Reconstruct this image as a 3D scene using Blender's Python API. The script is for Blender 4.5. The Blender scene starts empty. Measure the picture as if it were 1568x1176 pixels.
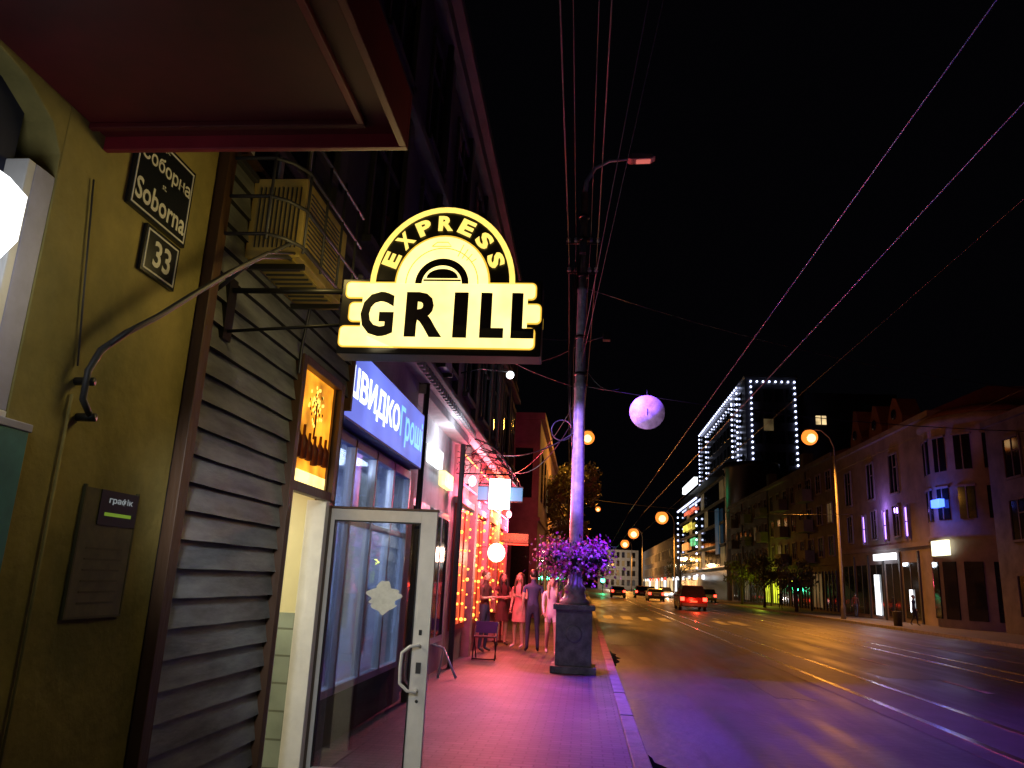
import bpy, math, random
from mathutils import Vector, Matrix
random.seed(7)
scene=bpy.context.scene
pi=math.pi
# ---------------------------------------------------------------- materials
def base_mat(name):
    m=bpy.data.materials.new(name); m.use_nodes=True
    nt=m.node_tree
    b=nt.nodes.get('Principled BSDF')
    return m,nt,b
def mat(name,c,rough=.7,metal=0,var=.25,scale=3,bump=.0,c2=None,spec=.5,stretch=None,detail=6):
    m,nt,b=base_mat(name)
    N=nt.nodes;Lk=nt.links
    tc=N.new('ShaderNodeTexCoord'); mp=N.new('ShaderNodeMapping')
    Lk.new(tc.outputs['Object'],mp.inputs[0])
    if stretch: mp.inputs['Scale'].default_value=stretch
    n=N.new('ShaderNodeTexNoise'); n.inputs['Scale'].default_value=scale; n.inputs['Detail'].default_value=detail
    n.inputs['Roughness'].default_value=.65
    Lk.new(mp.outputs[0],n.inputs['Vector'])
    r=N.new('ShaderNodeValToRGB'); Lk.new(n.outputs['Fac'],r.inputs[0])
    if c2 is None: c2=tuple(x*(1-var) for x in c)
    lo=tuple(c2); hi=tuple(min(1,x*(1+var*.5)) for x in c)
    r.color_ramp.elements[0].position=.33; r.color_ramp.elements[0].color=(*lo,1)
    r.color_ramp.elements[1].position=.68; r.color_ramp.elements[1].color=(*hi,1)
    Lk.new(r.outputs[0],b.inputs['Base Color'])
    b.inputs['Roughness'].default_value=rough; b.inputs['Metallic'].default_value=metal
    b.inputs['Specular IOR Level'].default_value=spec
    if bump:
        n2=N.new('ShaderNodeTexNoise'); n2.inputs['Scale'].default_value=scale*9; n2.inputs['Detail'].default_value=5
        Lk.new(mp.outputs[0],n2.inputs['Vector'])
        bp=N.new('ShaderNodeBump'); bp.inputs['Strength'].default_value=bump; bp.inputs['Distance'].default_value=.02
        Lk.new(n2.outputs['Fac'],bp.inputs['Height']); Lk.new(bp.outputs[0],b.inputs['Normal'])
    return m
def emit(name,c,s,var=0,scale=2,nolight=False):
    m,nt,b=base_mat(name)
    b.inputs['Base Color'].default_value=(*[x*.3 for x in c],1)
    b.inputs['Emission Color'].default_value=(*c,1); b.inputs['Emission Strength'].default_value=s
    if var:
        N=nt.nodes;Lk=nt.links
        tc=N.new('ShaderNodeTexCoord'); n=N.new('ShaderNodeTexNoise'); n.inputs['Scale'].default_value=scale
        Lk.new(tc.outputs['Object'],n.inputs['Vector'])
        mr=N.new('ShaderNodeMapRange'); mr.inputs['From Min'].default_value=.3; mr.inputs['From Max'].default_value=.7
        mr.inputs['To Min'].default_value=s*(1-var); mr.inputs['To Max'].default_value=s*(1+var)
        Lk.new(n.outputs['Fac'],mr.inputs['Value']); Lk.new(mr.outputs[0],b.inputs['Emission Strength'])
    if nolight: m.cycles.emission_sampling='NONE'
    return m
def glass(name,c=(.8,.85,.9),gl=.12,rough=.02):
    m=bpy.data.materials.new(name); m.use_nodes=True
    nt=m.node_tree; nt.nodes.clear(); N=nt.nodes;Lk=nt.links
    o=N.new('ShaderNodeOutputMaterial'); mx=N.new('ShaderNodeMixShader')
    t=N.new('ShaderNodeBsdfTransparent'); t.inputs[0].default_value=(*c,1)
    g=N.new('ShaderNodeBsdfGlossy'); g.inputs['Roughness'].default_value=rough
    lw=N.new('ShaderNodeLayerWeight'); lw.inputs['Blend'].default_value=.35
    mr=N.new('ShaderNodeMapRange'); mr.inputs['To Min'].default_value=gl; mr.inputs['To Max'].default_value=.8
    Lk.new(lw.outputs['Fresnel'],mr.inputs['Value']); Lk.new(mr.outputs[0],mx.inputs[0])
    Lk.new(t.outputs[0],mx.inputs[1]); Lk.new(g.outputs[0],mx.inputs[2]); Lk.new(mx.outputs[0],o.inputs[0])
    return m
def brick_mat(name,c1,c2,mortar,scale,bw=.5,rh=.25,rough=.7,ms=.02,bump=.4,axis='XY',spec=.5):
    m,nt,b=base_mat(name); N=nt.nodes;Lk=nt.links
    tc=N.new('ShaderNodeTexCoord'); br=N.new('ShaderNodeTexBrick')
    vec=tc.outputs['Object']
    if axis!='XY':
        sp=N.new('ShaderNodeSeparateXYZ'); cb=N.new('ShaderNodeCombineXYZ'); Lk.new(vec,sp.inputs[0])
        if axis=='YZ': Lk.new(sp.outputs[1],cb.inputs[0]); Lk.new(sp.outputs[2],cb.inputs[1])
        else: Lk.new(sp.outputs[0],cb.inputs[0]); Lk.new(sp.outputs[2],cb.inputs[1])
        vec=cb.outputs[0]
    Lk.new(vec,br.inputs['Vector'])
    br.inputs['Color1'].default_value=(*c1,1); br.inputs['Color2'].default_value=(*c2,1); br.inputs['Mortar'].default_value=(*mortar,1)
    br.inputs['Scale'].default_value=scale; br.inputs['Mortar Size'].default_value=ms
    br.inputs['Brick Width'].default_value=bw; br.inputs['Row Height'].default_value=rh
    n=N.new('ShaderNodeTexNoise'); n.inputs['Scale'].default_value=1.3; n.inputs['Detail'].default_value=8
    Lk.new(tc.outputs['Object'],n.inputs['Vector'])
    mr=N.new('ShaderNodeMapRange'); mr.inputs['From Min'].default_value=.3; mr.inputs['From Max'].default_value=.7; mr.inputs['To Min'].default_value=.45; mr.inputs['To Max'].default_value=1.25
    Lk.new(n.outputs['Fac'],mr.inputs['Value'])
    mx=N.new('ShaderNodeMix'); mx.data_type='RGBA'; mx.blend_type='MULTIPLY'; mx.inputs['Factor'].default_value=1
    Lk.new(br.outputs['Color'],mx.inputs['A']); Lk.new(mr.outputs[0],mx.inputs['B'])
    Lk.new(mx.outputs['Result'],b.inputs['Base Color'])
    b.inputs['Roughness'].default_value=rough; b.inputs['Specular IOR Level'].default_value=spec
    bp=N.new('ShaderNodeBump'); bp.inputs['Strength'].default_value=bump; bp.inputs['Distance'].default_value=.01; bp.invert=True
    Lk.new(br.outputs['Fac'],bp.inputs['Height']); Lk.new(bp.outputs[0],b.inputs['Normal'])
    return m

# ---------------------------------------------------------------- builder
class B:
    def __init__(s,name,parent=None):
        s.name=name;s.parent=parent;s.v=[];s.f=[];s.m=[];s.mats=[];s.sm=[]
    def mi(s,m):
        if m not in s.mats: s.mats.append(m)
        return s.mats.index(m)
    def add(s,vs,fs,m,M=None,smooth=False):
        o=len(s.v)
        for p in vs:
            p=Vector(p)
            if M: p=M@p
            s.v.append(p)
        k=s.mi(m) if not isinstance(m,list) else None
        for i,f in enumerate(fs):
            s.f.append([o+j for j in f]); s.m.append(k if k is not None else s.mi(m[i])); s.sm.append(smooth)
        return s
    def box(s,x0,x1,y0,y1,z0,z1,m,M=None):
        vs=[(x0,y0,z0),(x1,y0,z0),(x1,y1,z0),(x0,y1,z0),(x0,y0,z1),(x1,y0,z1),(x1,y1,z1),(x0,y1,z1)]
        return s.add(vs,[(0,3,2,1),(4,5,6,7),(0,1,5,4),(1,2,6,5),(2,3,7,6),(3,0,4,7)],m,M)
    def prism(s,poly,axis,a,b,m,M=None):
        def P(p,t):
            return {'y':(p[0],t,p[1]),'x':(t,p[0],p[1]),'z':(p[0],p[1],t)}[axis]
        n=len(poly); vs=[P(p,a) for p in poly]+[P(p,b) for p in poly]
        fs=[tuple(range(n)),tuple(range(2*n-1,n-1,-1))]+[(i,i+n,(i+1)%n+n,(i+1)%n) for i in range(n)]
        return s.add(vs,fs,m,M)
    def tube(s,pts,r,m,n=8,M=None,cap=True):
        pts=[Vector(p) for p in pts]
        if not isinstance(r,(list,tuple)): r=[r]*len(pts)
        vs=[];fs=[];prev=None
        for i,p in enumerate(pts):
            d=(pts[min(i+1,len(pts)-1)]-pts[max(i-1,0)])
            if d.length<1e-9: d=Vector((0,0,1))
            d.normalize()
            if prev is None:
                up=Vector((0,0,1)) if abs(d.z)<.9 else Vector((1,0,0))
                x=d.cross(up).normalized()
            else:
                x=(prev-d*prev.dot(d))
                if x.length<1e-6: x=d.orthogonal()
                x.normalize()
            prev=x; y=d.cross(x)
            for k in range(n):
                a=2*pi*k/n; vs.append(p+x*math.cos(a)*r[i]+y*math.sin(a)*r[i])
        for i in range(len(pts)-1):
            for k in range(n):
                a=i*n+k;b=i*n+(k+1)%n; fs.append((a,b,b+n,a+n))
        if cap:
            fs.append(tuple(range(n-1,-1,-1))); L=(len(pts)-1)*n; fs.append(tuple(range(L,L+n)))
        return s.add(vs,fs,m,M,smooth=n>4)
    def lathe(s,prof,c,m,n=16,M=None,smooth=True,ang0=0):
        vs=[];fs=[]
        for r,z in prof:
            for k in range(n):
                a=2*pi*k/n+ang0; vs.append((c[0]+r*math.cos(a),c[1]+r*math.sin(a),c[2]+z))
        for i in range(len(prof)-1):
            for k in range(n):
                a=i*n+k;b=i*n+(k+1)%n; fs.append((a,b,b+n,a+n))
        fs.append(tuple(range(n-1,-1,-1))); L=(len(prof)-1)*n; fs.append(tuple(range(L,L+n)))
        return s.add(vs,fs,m,M,smooth)
    def ell(s,c,r,m,n=10,M=None):
        if not isinstance(r,(list,tuple)): r=(r,r,r)
        vs=[];fs=[]
        h=max(4,n//2+1)
        for i in range(h+1):
            t=-pi/2+pi*i/h
            ct=max(math.cos(t),.02)
            for k in range(n):
                a=2*pi*k/n; vs.append((c[0]+r[0]*ct*math.cos(a),c[1]+r[1]*ct*math.sin(a),c[2]+r[2]*math.sin(t)))
        for i in range(h):
            for k in range(n):
                a=i*n+k;b=i*n+(k+1)%n; fs.append((a,b,b+n,a+n))
        fs.append(tuple(range(n-1,-1,-1))); fs.append(tuple(range(h*n,h*n+n)))
        return s.add(vs,fs,m,M,True)
    def text(s,body,m,M,fit=None,extrude=.005,offset=0.0,spacing=1.0):
        cu=bpy.data.curves.new('t','FONT'); cu.body=body; cu.size=1; cu.extrude=0; cu.offset=offset; cu.resolution_u=3
        cu.space_character=spacing
        o=bpy.data.objects.new('t',cu); scene.collection.objects.link(o)
        dg=bpy.context.evaluated_depsgraph_get(); dg.update()
        me=bpy.data.meshes.new_from_object(o.evaluated_get(dg))
        vs=[v.co.copy() for v in me.vertices]; fs=[tuple(p.vertices) for p in me.polygons]
        bpy.data.objects.remove(o); bpy.data.curves.remove(cu); bpy.data.meshes.remove(me)
        if not vs: return s
        x0=min(v.x for v in vs);x1=max(v.x for v in vs);y0=min(v.y for v in vs);y1=max(v.y for v in vs)
        if fit:
            if fit[0] is None: sy=sx=fit[1]/(y1-y0)
            elif fit[1] is None: sx=sy=fit[0]/(x1-x0)
            else: sx=fit[0]/(x1-x0);sy=fit[1]/(y1-y0)
        else: sx=sy=1
        vs=[Vector(((v.x-x0)*sx,(v.y-y0)*sy,0)) for v in vs]
        return s.add(vs,fs,m,M)
    def build(s,bevel=0,smoothall=False):
        me=bpy.data.meshes.new(s.name); me.from_pydata([tuple(v) for v in s.v],[],s.f)
        for m in s.mats: me.materials.append(m)
        me.polygons.foreach_set('material_index',s.m); me.polygons.foreach_set('use_smooth',s.sm)
        me.update()
        o=bpy.data.objects.new(s.name,me); scene.collection.objects.link(o)
        if s.parent: o.parent=s.parent
        if bevel:
            md=o.modifiers.new('b','BEVEL'); md.width=bevel; md.segments=2; md.limit_method='ANGLE'
        return o
def empty(name,loc=(0,0,0)):
    e=bpy.data.objects.new(name,None); scene.collection.objects.link(e); return e
def basis(o,ex,ey,ez=None):
    ex=Vector(ex).normalized();ey=Vector(ey).normalized();ez=ex.cross(ey)
    return Matrix(((ex.x,ey.x,ez.x,o[0]),(ex.y,ey.y,ez.y,o[1]),(ex.z,ey.z,ez.z,o[2]),(0,0,0,1)))
def front(x,y,z): return basis((x,y,z),(1,0,0),(0,0,1))
def wallL(x,y,z): return basis((x,y,z),(0,1,0),(0,0,1))
def light(name,kind,loc,e,c,size=.1,target=None,parent=None,spot=None,blend=.5,sy=None):
    l=bpy.data.lights.new(name,kind); l.energy=e; l.color=c
    if kind=='AREA':
        l.size=size
        if sy: l.shape='RECTANGLE'; l.size_y=sy
    else: l.shadow_soft_size=size
    if kind=='SPOT': l.spot_size=spot; l.spot_blend=blend
    o=bpy.data.objects.new(name,l); scene.collection.objects.link(o); o.location=loc
    if target is not None:
        o.rotation_euler=(Vector(target)-Vector(loc)).to_track_quat('-Z','Y').to_euler()
    if parent: o.parent=parent
    return o

# ---------------------------------------------------------------- palette
asphalt=mat('asphalt',(.045,.043,.046),.42,var=.45,scale=.9,bump=.4,spec=.55)
nt=asphalt.node_tree; bb=nt.nodes['Principled BSDF']
tc=nt.nodes.new('ShaderNodeTexCoord'); nn=nt.nodes.new('ShaderNodeTexNoise'); nn.inputs['Scale'].default_value=.6; nn.inputs['Detail'].default_value=7
mm=nt.nodes.new('ShaderNodeMapping'); mm.inputs['Scale'].default_value=(2.5,.25,1)
nt.links.new(tc.outputs['Object'],mm.inputs[0]); nt.links.new(mm.outputs[0],nn.inputs['Vector'])
mr=nt.nodes.new('ShaderNodeMapRange'); mr.inputs['From Min'].default_value=.3; mr.inputs['From Max'].default_value=.7; mr.inputs['To Min'].default_value=.33; mr.inputs['To Max'].default_value=.6
nt.links.new(nn.outputs['Fac'],mr.inputs['Value']); nt.links.new(mr.outputs[0],bb.inputs['Roughness'])
ground_m=mat('soil',(.05,.05,.04),.9,scale=.5)
paver=brick_mat('paving_bricks',(.07,.062,.07),(.11,.095,.105),(.025,.022,.025),1,bw=.2,rh=.1,ms=.008,rough=.6,bump=.6)
paverR=mat('pavement_concrete',(.14,.13,.125),.7,scale=1,bump=.2)
kerb_m=mat('kerb_stone',(.24,.23,.21),.7,scale=4,bump=.4,var=.4)
steel=mat('worn_rail_steel',(.60,.57,.52),.25,1,scale=9)
railbed=mat('rail_concrete',(.065,.06,.058),.48,scale=2,bump=.3,var=.4)
paintW=mat('road_paint',(.45,.45,.42),.6,scale=3,c2=(.12,.12,.11))
stucco=mat('ochre_stucco',(.40,.32,.10),.85,scale=1.1,bump=.6,c2=(.16,.145,.045))
greyst=mat('grey_stucco',(.11,.10,.10),.85,scale=1.2,bump=.4,var=.4)
pinkst=mat('rose_stucco',(.38,.27,.25),.85,scale=1.2,bump=.4,var=.35)
cream=mat('cream_paint',(.75,.68,.42),.6,scale=2,var=.08)
whitep=mat('white_aluminium',(.82,.80,.78),.35,scale=6,var=.10)
whitewall=mat('white_wall',(.55,.52,.50),.7,scale=2,var=.3)
siding=mat('grey_siding',(.33,.35,.36),.42,scale=2.5,c2=(.13,.14,.145),stretch=(1,.6,3),bump=.15)
sidedk=mat('siding_underside_shade',(.03,.03,.03),.8)  # shade under each board lip, put in as near-black colour
wood=mat('brown_wood',(.12,.06,.03),.5,scale=5,stretch=(1,1,.2),bump=.2)
black=mat('black_metal',(.018,.018,.018),.4,var=.3)
dark=mat('dark_glass',(.012,.013,.016),.08,var=.2)
darkgrey=mat('dark_grey',(.06,.06,.065),.5)
polem=mat('painted_pole',(.50,.50,.54),.35,scale=7,c2=(.28,.28,.32),bump=.15)
lampgrey=mat('lamp_pole_grey',(.2,.19,.18),.5,scale=3)
stonep=mat('pedestal_stone',(.28,.27,.27),.7,scale=6,bump=.5,c2=(.13,.12,.13))
maroon=mat('maroon_fabric',(.10,.004,.009),.6,scale=2,var=.45)
maroontrim=mat('maroon_trim',(.24,.015,.03),.45,scale=4)
wire_m=mat('cable',(.05,.05,.055),.35,.6)
acw=mat('ac_casing_sign_lit',(.72,.55,.18),.5,scale=3)  # yellow light from the sign is put into the casing colour
blueframe=mat('blue_frame',(.05,.09,.35),.4)
tile=brick_mat('grey_tiles',(.30,.36,.32),(.34,.40,.36),(.16,.18,.15),1,bw=.3,rh=.2,ms=.008,rough=.25,axis='XZ',bump=.3)
winglass=glass('window_glass')
doorglass=glass('door_glass',(.80,.84,.88),.14)

E_cream=emit('sign_cream_light',(1,.78,.26),1.9,.16,7)
E_edge=emit('sign_amber_edge',(1,.56,.06),1.1)
E_yel=emit('sign_yellow_light',(1,.70,.14),1.5,.1,9)
E_white=emit('white_light',(.9,.95,1),4)
E_orange=emit('sodium_lamp_halo',(1,.24,.03),1.6)
E_core=emit('sodium_lamp_core',(1,.62,.26),3)
E_bulb=emit('string_bulb',(1,.34,.05),4,nolight=True)
E_cyan=emit('pharmacy_cyan',(.62,.97,1),7)
E_cyand=emit('pharmacy_cyan_dim',(.08,.35,.6),.6)
E_red=emit('red_led',(1,.05,.03),2.2)
E_tail=emit('tail_light',(1,.04,.02),9)
E_head=emit('head_light',(1,.95,.85),25)
E_blue=emit('blue_sign_light',(.17,.24,.95),1.0,.3,1.2)
E_wtext=emit('white_sign_text',(.85,.92,1),2.4)
E_ltext=emit('lightblue_sign_text',(.22,.60,1),1.3)
E_led=emit('facade_led',(.62,.68,1),3.5,nolight=True)
E_purp=emit('violet_niche_light',(.40,.20,1),4)
E_bluebox=emit('blue_box_light',(.04,.10,1),6)
E_warmwin=emit('warm_window',(1,.72,.35),.8,.5,.8)
E_warmdim=emit('warm_window_dim',(1,.7,.3),.06,.6,.8,nolight=True)
E_shop=emit('shop_interior_light',(.9,.95,1),2.2,.5,.7)
E_yelshop=emit('yellow_shop_light',(.75,.85,.03),.9,.7,.9)
E_green=emit('green_traffic_light',(.05,1,.35),18)
E_trans=emit('menu_backlight',(1,.36,.02),1.2,.6,5)
E_transw=emit('menu_white_hot',(1,.75,.25),2.0,.3,5)

# ---------------------------------------------------------------- world
w=bpy.data.worlds.new('World'); scene.world=w; w.use_nodes=True
bg=w.node_tree.nodes['Background']; bg.inputs[0].default_value=(.6,.55,.85,1); bg.inputs[1].default_value=.0013
scene.view_settings.view_transform='Standard'; scene.view_settings.look='None'; scene.view_settings.exposure=0

# ---------------------------------------------------------------- camera
cam=bpy.data.cameras.new('camera'); co=bpy.data.objects.new('camera',cam); scene.collection.objects.link(co)
R=Matrix(((.9949,-.0212,.0994),(.0910,-.2500,-.9640),(.0453,.9680,-.2468)))
M4=R.to_4x4(); M4.translation=(0,0,1.65); co.matrix_world=M4
cam.sensor_width=36; cam.lens=27.0; cam.clip_end=1500; cam.clip_start=.05
scene.camera=co

# ---------------------------------------------------------------- ground, road
B('ground').box(-400,400,-100,900,-.6,-.13,ground_m).build()
B('road').box(.62,16.5,-30,600,-.12,0,asphalt).build()
B('pavement').box(-3,.45,-30,600,-.12,.12,paver).build()
B('pavement').box(16.7,40,-30,600,-.12,.12,paverR).build()
b=B('kerb')
y=-10
while y<200:
    b.box(.452,.62,y+.006,y+.994,-.12,.14+random.uniform(-.006,.006),kerb_m); y+=1
b.build(bevel=.015)
b=B('kerb')
y=-10
while y<200:
    b.box(16.5,16.698,y+.006,y+1.994,-.12,.14,kerb_m); y+=2
b.build()
for xs in ((4.7,5.7),(9.4,10.4)):
    b=B('tram_rails')
    b.box(xs[0]-.35,xs[1]+.35,-20,400,.003,.006,railbed)
    for x in xs:
        b.box(x-.04,x+.04,-20,400,.006,.014,steel); b.box(x+.055,x+.085,-20,400,.006,.012,steel)
    b.build()
b=B('road_markings')
for i in range(9):
    if 1.0+i*.95<4.0 or 6.2<1+i*.95<8.5: b.box(1.0+i*.95,1.5+i*.95,40,44,.0035,.0075,paintW)
y=6
while y<120:
    b.box(7.5,7.62,y,y+2,.0035,.0075,paintW); y+=5
b.box(12.3,12.42,-5,200,.0035,.0075,paintW)
b.build()
patch=mat('asphalt_patch',(.034,.033,.033),.42,scale=4,bump=.5); wetg=mat('gutter_water',(.015,.015,.017),.06,scale=3)
b=B('asphalt_patches')
for (x,y,wx,wy) in ((3.4,16,.6,5),(7.0,19,1.3,2),(12.8,24,1.8,3),(1.2,26,.9,6),(7.4,34,.8,7)):
    pts=[(x+wx*(.5*math.cos(a)*(1/max(abs(math.cos(a)),abs(math.sin(a))))+random.uniform(-.03,.03)),y+wy*(.5*math.sin(a)*(1/max(abs(math.cos(a)),abs(math.sin(a))))+random.uniform(-.03,.03))) for a in [i*2*pi/24 for i in range(24)]]
    b.prism(pts,'z',.001,.003,patch)
b.build()
b=B('gutter_puddle')
for (y0,y1) in ((6.2,8.6),(17,21)):
    L=[(.625,y0)]+[(.66+.16*math.sin(pi*i/12)*(1+.4*math.sin(i*2.3)),y0+(y1-y0)*i/12) for i in range(13)]+[(.625,y1)]
    b.prism(L,'z',.001,.003,wetg)
b.build()

# ---------------------------------------------------------------- NEAR LEFT BUILDING (ochre pier)
h1=empty('ochre_corner_house')
b=B('walls',h1)
b.box(-3.2,-2.1,2.55,3.70,0,6,stucco)
b.box(-3.2,-2.1,-3,2.549,3.42,6,stucco)
b.prism([(2.549,3.05),(2.54,3.2),(2.47,3.3),(2.3,3.38),(2.05,3.419),(2.549,3.419)],'x',-3.1,-2.1,stucco)
b.box(-3.2,-2.1,-3,1.2,0,3.3,stucco)
b.box(-3.2,-2.08,2.70,3.66,0,.55,stucco)
b.build(bevel=.008)
b=B('shop_entrance',h1)
teal=mat('teal_door',(.07,.27,.32),.5,var=.4); lil=mat('lilac_white_reveal',(.50,.50,.70),.5); navyw=mat('navy_transom',(.01,.015,.05),.4)
b.box(-2.3,-2.105,2.44,2.549,2.16,3.10,lil); b.box(-2.3,-2.11,1.2,2.549,0,2.10,teal)
b.box(-2.099,-2.07,1.9,2.64,.75,2.10,teal); b.box(-2.099,-2.065,1.9,2.65,2.10,2.13,lil)
b.box(-2.3,-2.101,1.2,2.549,2.10,2.16,whitep); b.box(-2.35,-2.2,1.2,2.44,2.16,3.42,navyw)
b.box(-2.2,-2.105,2.40,2.44,2.16,3.10,whitep)
b.build(bevel=.004)
b=B('lit_shop_sign')
b.prism([(-2.06,2.60),(-2.0,2.53),(-1.83,2.53),(-1.775,2.60),(-1.775,2.75),(-1.85,2.82),(-2.06,2.84)],'y',1.93,2.05,E_white)
b.box(-2.2,-2.06,1.96,2.02,2.6,2.8,black); b.box(-2.06,-1.84,1.95,2.03,2.42,2.46,E_white); b.tube([(-1.95,1.99,2.46),(-1.95,1.99,2.53)],.008,black)
b.build()
light('shop_sign_glow','SPOT',(-1.5,2.15,2.5),130,(.88,.93,1),.12,target=(-1.66,6.2,1.15),spot=math.radians(46),blend=.9)
plate=mat('black_plate',(.012,.014,.02),.25); ptxt=mat('plate_lettering',(.75,.75,.72),.4,var=.1)
def plaque(b,y0,y1,z0,z1):
    b.box(-2.1,-2.08,y0,y1,z0,z1,plate)
    t=.008
    for (a,c,d,e) in ((y0+.015,y1-.015,z0+.015,z0+.015+t),(y0+.015,y1-.015,z1-.015-t,z1-.015),(y0+.015,y0+.015+t,z0+.015+t,z1-.015-t),(y1-.015-t,y1-.015,z0+.015+t,z1-.015-t)):
        b.box(-2.081,-2.0775,a,c,d,e,ptxt)
pl=B('street_name_plaque')
plaque(pl,2.97,3.47,3.22,3.64)
pl.text('вул.',ptxt,wallL(-2.077,3.16,3.59),(None,.025),offset=.01)
pl.text('Соборна',ptxt,wallL(-2.077,3.00,3.46),(.44,.095),offset=.02)
pl.text('st.',ptxt,wallL(-2.077,3.2,3.41),(None,.025),offset=.01)
pl.text('Soborna',ptxt,wallL(-2.077,3.00,3.27),(.44,.11),offset=.02)
pl.build()
pl=B('house_number_plaque'); plaque(pl,3.14,3.44,2.97,3.20); pl.text('33',ptxt,wallL(-2.077,3.22,3.02),(.15,.13),offset=.02); pl.build()
b=B('bracket_pipe')
pth=[(-2.04,2.93,2.22),(-2.04,2.86,2.28),(-2.04,2.86,2.40),(-2.03,2.90,2.50),(-1.98,2.97,2.60),(-1.93,3.10,2.72),(-1.9,3.30,2.90),(-1.86,3.55,3.12),(-1.82,3.8,3.32),(-1.8,4.1,3.45),(-1.8,4.5,3.52)]
b.tube(pth,.014,darkgrey,8)
b.tube([(p[0]+.03,p[1]+.01,p[2]+.03) for p in pth[3:]],.009,darkgrey,8)
b.tube([(-2.1,2.88,2.36),(-2.02,2.88,2.36)],.018,black)
b.tube([(-2.1,2.93,2.22),(-2.02,2.93,2.22)],.018,black)
b.tube([(-2.09,2.86,2.3),(-2.09,2.86,1.2),(-2.09,2.84,.2)],.006,stucco,6)
b.tube([(-2.09,2.86,2.42),(-2.09,2.80,2.8),(-2.09,2.74,3.2)],.004,darkgrey,6)
b.build()
b=B('notice_board')
post=mat('poster_dark',(.13,.12,.04),.5,scale=8,c2=(.075,.075,.025)); frm=mat('poster_frame',(.09,.085,.03),.6)
b.box(-2.1,-2.088,3.06,3.44,1.42,1.95,post); b.box(-2.1,-2.086,3.05,3.06,1.41,1.96,frm); b.box(-2.1,-2.086,3.44,3.45,1.41,1.96,frm)
b.box(-2.1,-2.086,3.06,3.44,1.41,1.42,frm)
b.box(-2.088,-2.084,3.16,3.44,1.80,1.95,black)
b.text('графік',emit('display_text',(.7,.8,.85),.25),wallL(-2.083,3.22,1.89),(.18,.035),offset=.02)
b.box(-2.084,-2.083,3.2,3.40,1.84,1.855,emit('display_green',(.35,.6,.05),.3))
for i in range(6): b.box(-2.088,-2.0865,3.12,3.38,1.47+i*.045,1.478+i*.045,frm)
b.build()
b=B('maroon_canopy')
b.box(-2.1,-.80,-1.5,2.77,3.42,3.47,maroon)
b.box(-2.1,-.77,2.77,2.80,3.36,3.62,maroontrim); b.box(-.80,-.77,-1.5,2.77,3.36,3.62,maroontrim)
b.box(-2.1,-.92,2.66,2.69,3.395,3.42,maroon); b.box(-.95,-.92,-1.5,2.66,3.395,3.42,maroontrim)
for yy in (1.3,): b.box(-2.1,-.95,yy,yy+.03,3.395,3.42,maroon)
b.build(bevel=.004)

# ---------------------------------------------------------------- GRILL house (siding)
h2=empty('siding_clad_grill_shop')
b=B('siding',h2)
z=.0
while z<3.95:
    ye=5.15 if z<3.10 else 6.30
    p=.148
    X=-2.1
    j=random.uniform(-.002,.002)
    ns=8; 
    for q in range(ns):
        ya=3.80+(ye-3.80)*q/ns; yb=3.80+(ye-3.80)*(q+1)/ns
        wa=j+.0015*math.sin(q*1.7+z*9); wb=j+.0015*math.sin((q+1)*1.7+z*9)
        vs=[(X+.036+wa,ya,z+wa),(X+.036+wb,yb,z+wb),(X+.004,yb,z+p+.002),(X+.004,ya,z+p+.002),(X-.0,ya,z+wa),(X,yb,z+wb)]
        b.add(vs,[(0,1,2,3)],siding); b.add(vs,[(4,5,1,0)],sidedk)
    b.add([(X+.034,ye,z),(X,ye,z),(X+.004,ye,z+p)],[(0,1,2)],siding)
    z+=p
b.build()
b=B('walls',h2)
b.box(-2.4,-2.104,3.70,5.15,0,4.3,greyst)
b.box(-2.4,-2.104,5.15,6.35,3.12,4.3,greyst)
b.box(-2.4,-2.104,6.22,6.35,0,3.12,greyst)
b.build()
b=B('trim',h2)
b.box(-2.104,-2.04,3.71,3.80,0,3.98,wood)
b.box(-2.104,-2.03,5.13,5.20,0,3.16,wood); b.box(-2.104,-2.03,5.20,6.02,3.10,3.165,wood); b.box(-2.104,-2.03,6.02,6.10,2.2,3.165,wood)
b.box(-2.104,-2.04,6.30,6.35,3.0,3.98,wood); b.box(-2.104,-2.05,3.8,6.30,3.95,3.99,darkgrey)
b.box(-2.104,-2.035,5.2,6.02,2.19,2.26,wood)
b.box(-2.2,-2.04,5.20,5.235,0.1,2.19,whitep); b.box(-2.2,-2.04,5.95,6.0,0.1,2.19,whitep)
b.box(-2.16,-2.05,6.0,6.06,0.1,2.19,whitep); b.box(-2.18,-2.07,6.08,6.2,.1,2.19,wood)
b.build(bevel=.004)
b=B('menu_lightbox',h2)
b.box(-2.14,-2.09,5.20,6.02,2.26,3.10,E_trans)
b.box(-2.088,-2.084,5.24,5.98,2.27,2.36,E_transw)
bot=mat('bottle_print',(.16,.03,.008),.5); gold=emit('gold_print',(1,.72,.12),1.8)
for i in range(6):
    y=5.29+i*.12; k=random.uniform(.8,1.2)
    b.lathe([(.035,0),(.037,.13*k),(.012,.18*k),(.011,.25*k)],(-2.079,y,2.42+random.uniform(0,.03)),bot,8)
b.tube([(-2.085,5.62,2.62),(-2.085,5.63,2.75),(-2.085,5.62,2.9)],.008,bot,5)
for i in range(70):
    a=random.uniform(0,2*pi);r=random.uniform(.02,.17)
    b.ell((-2.085,5.62+r*math.cos(a),2.87+r*math.sin(a)*.9),(.003,.013,.015),gold if i%3 else bot,6)
b.box(-2.088,-2.07,5.2,5.24,2.26,3.10,wood); b.box(-2.088,-2.07,5.98,6.02,2.26,3.10,wood)
b.build()
b=B('entrance_hall',h2)
b.box(-4.2,-2.2,6.12,6.2,1.32,2.6,cream); b.box(-4.2,-2.2,6.10,6.2,0,1.32,tile)
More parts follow.
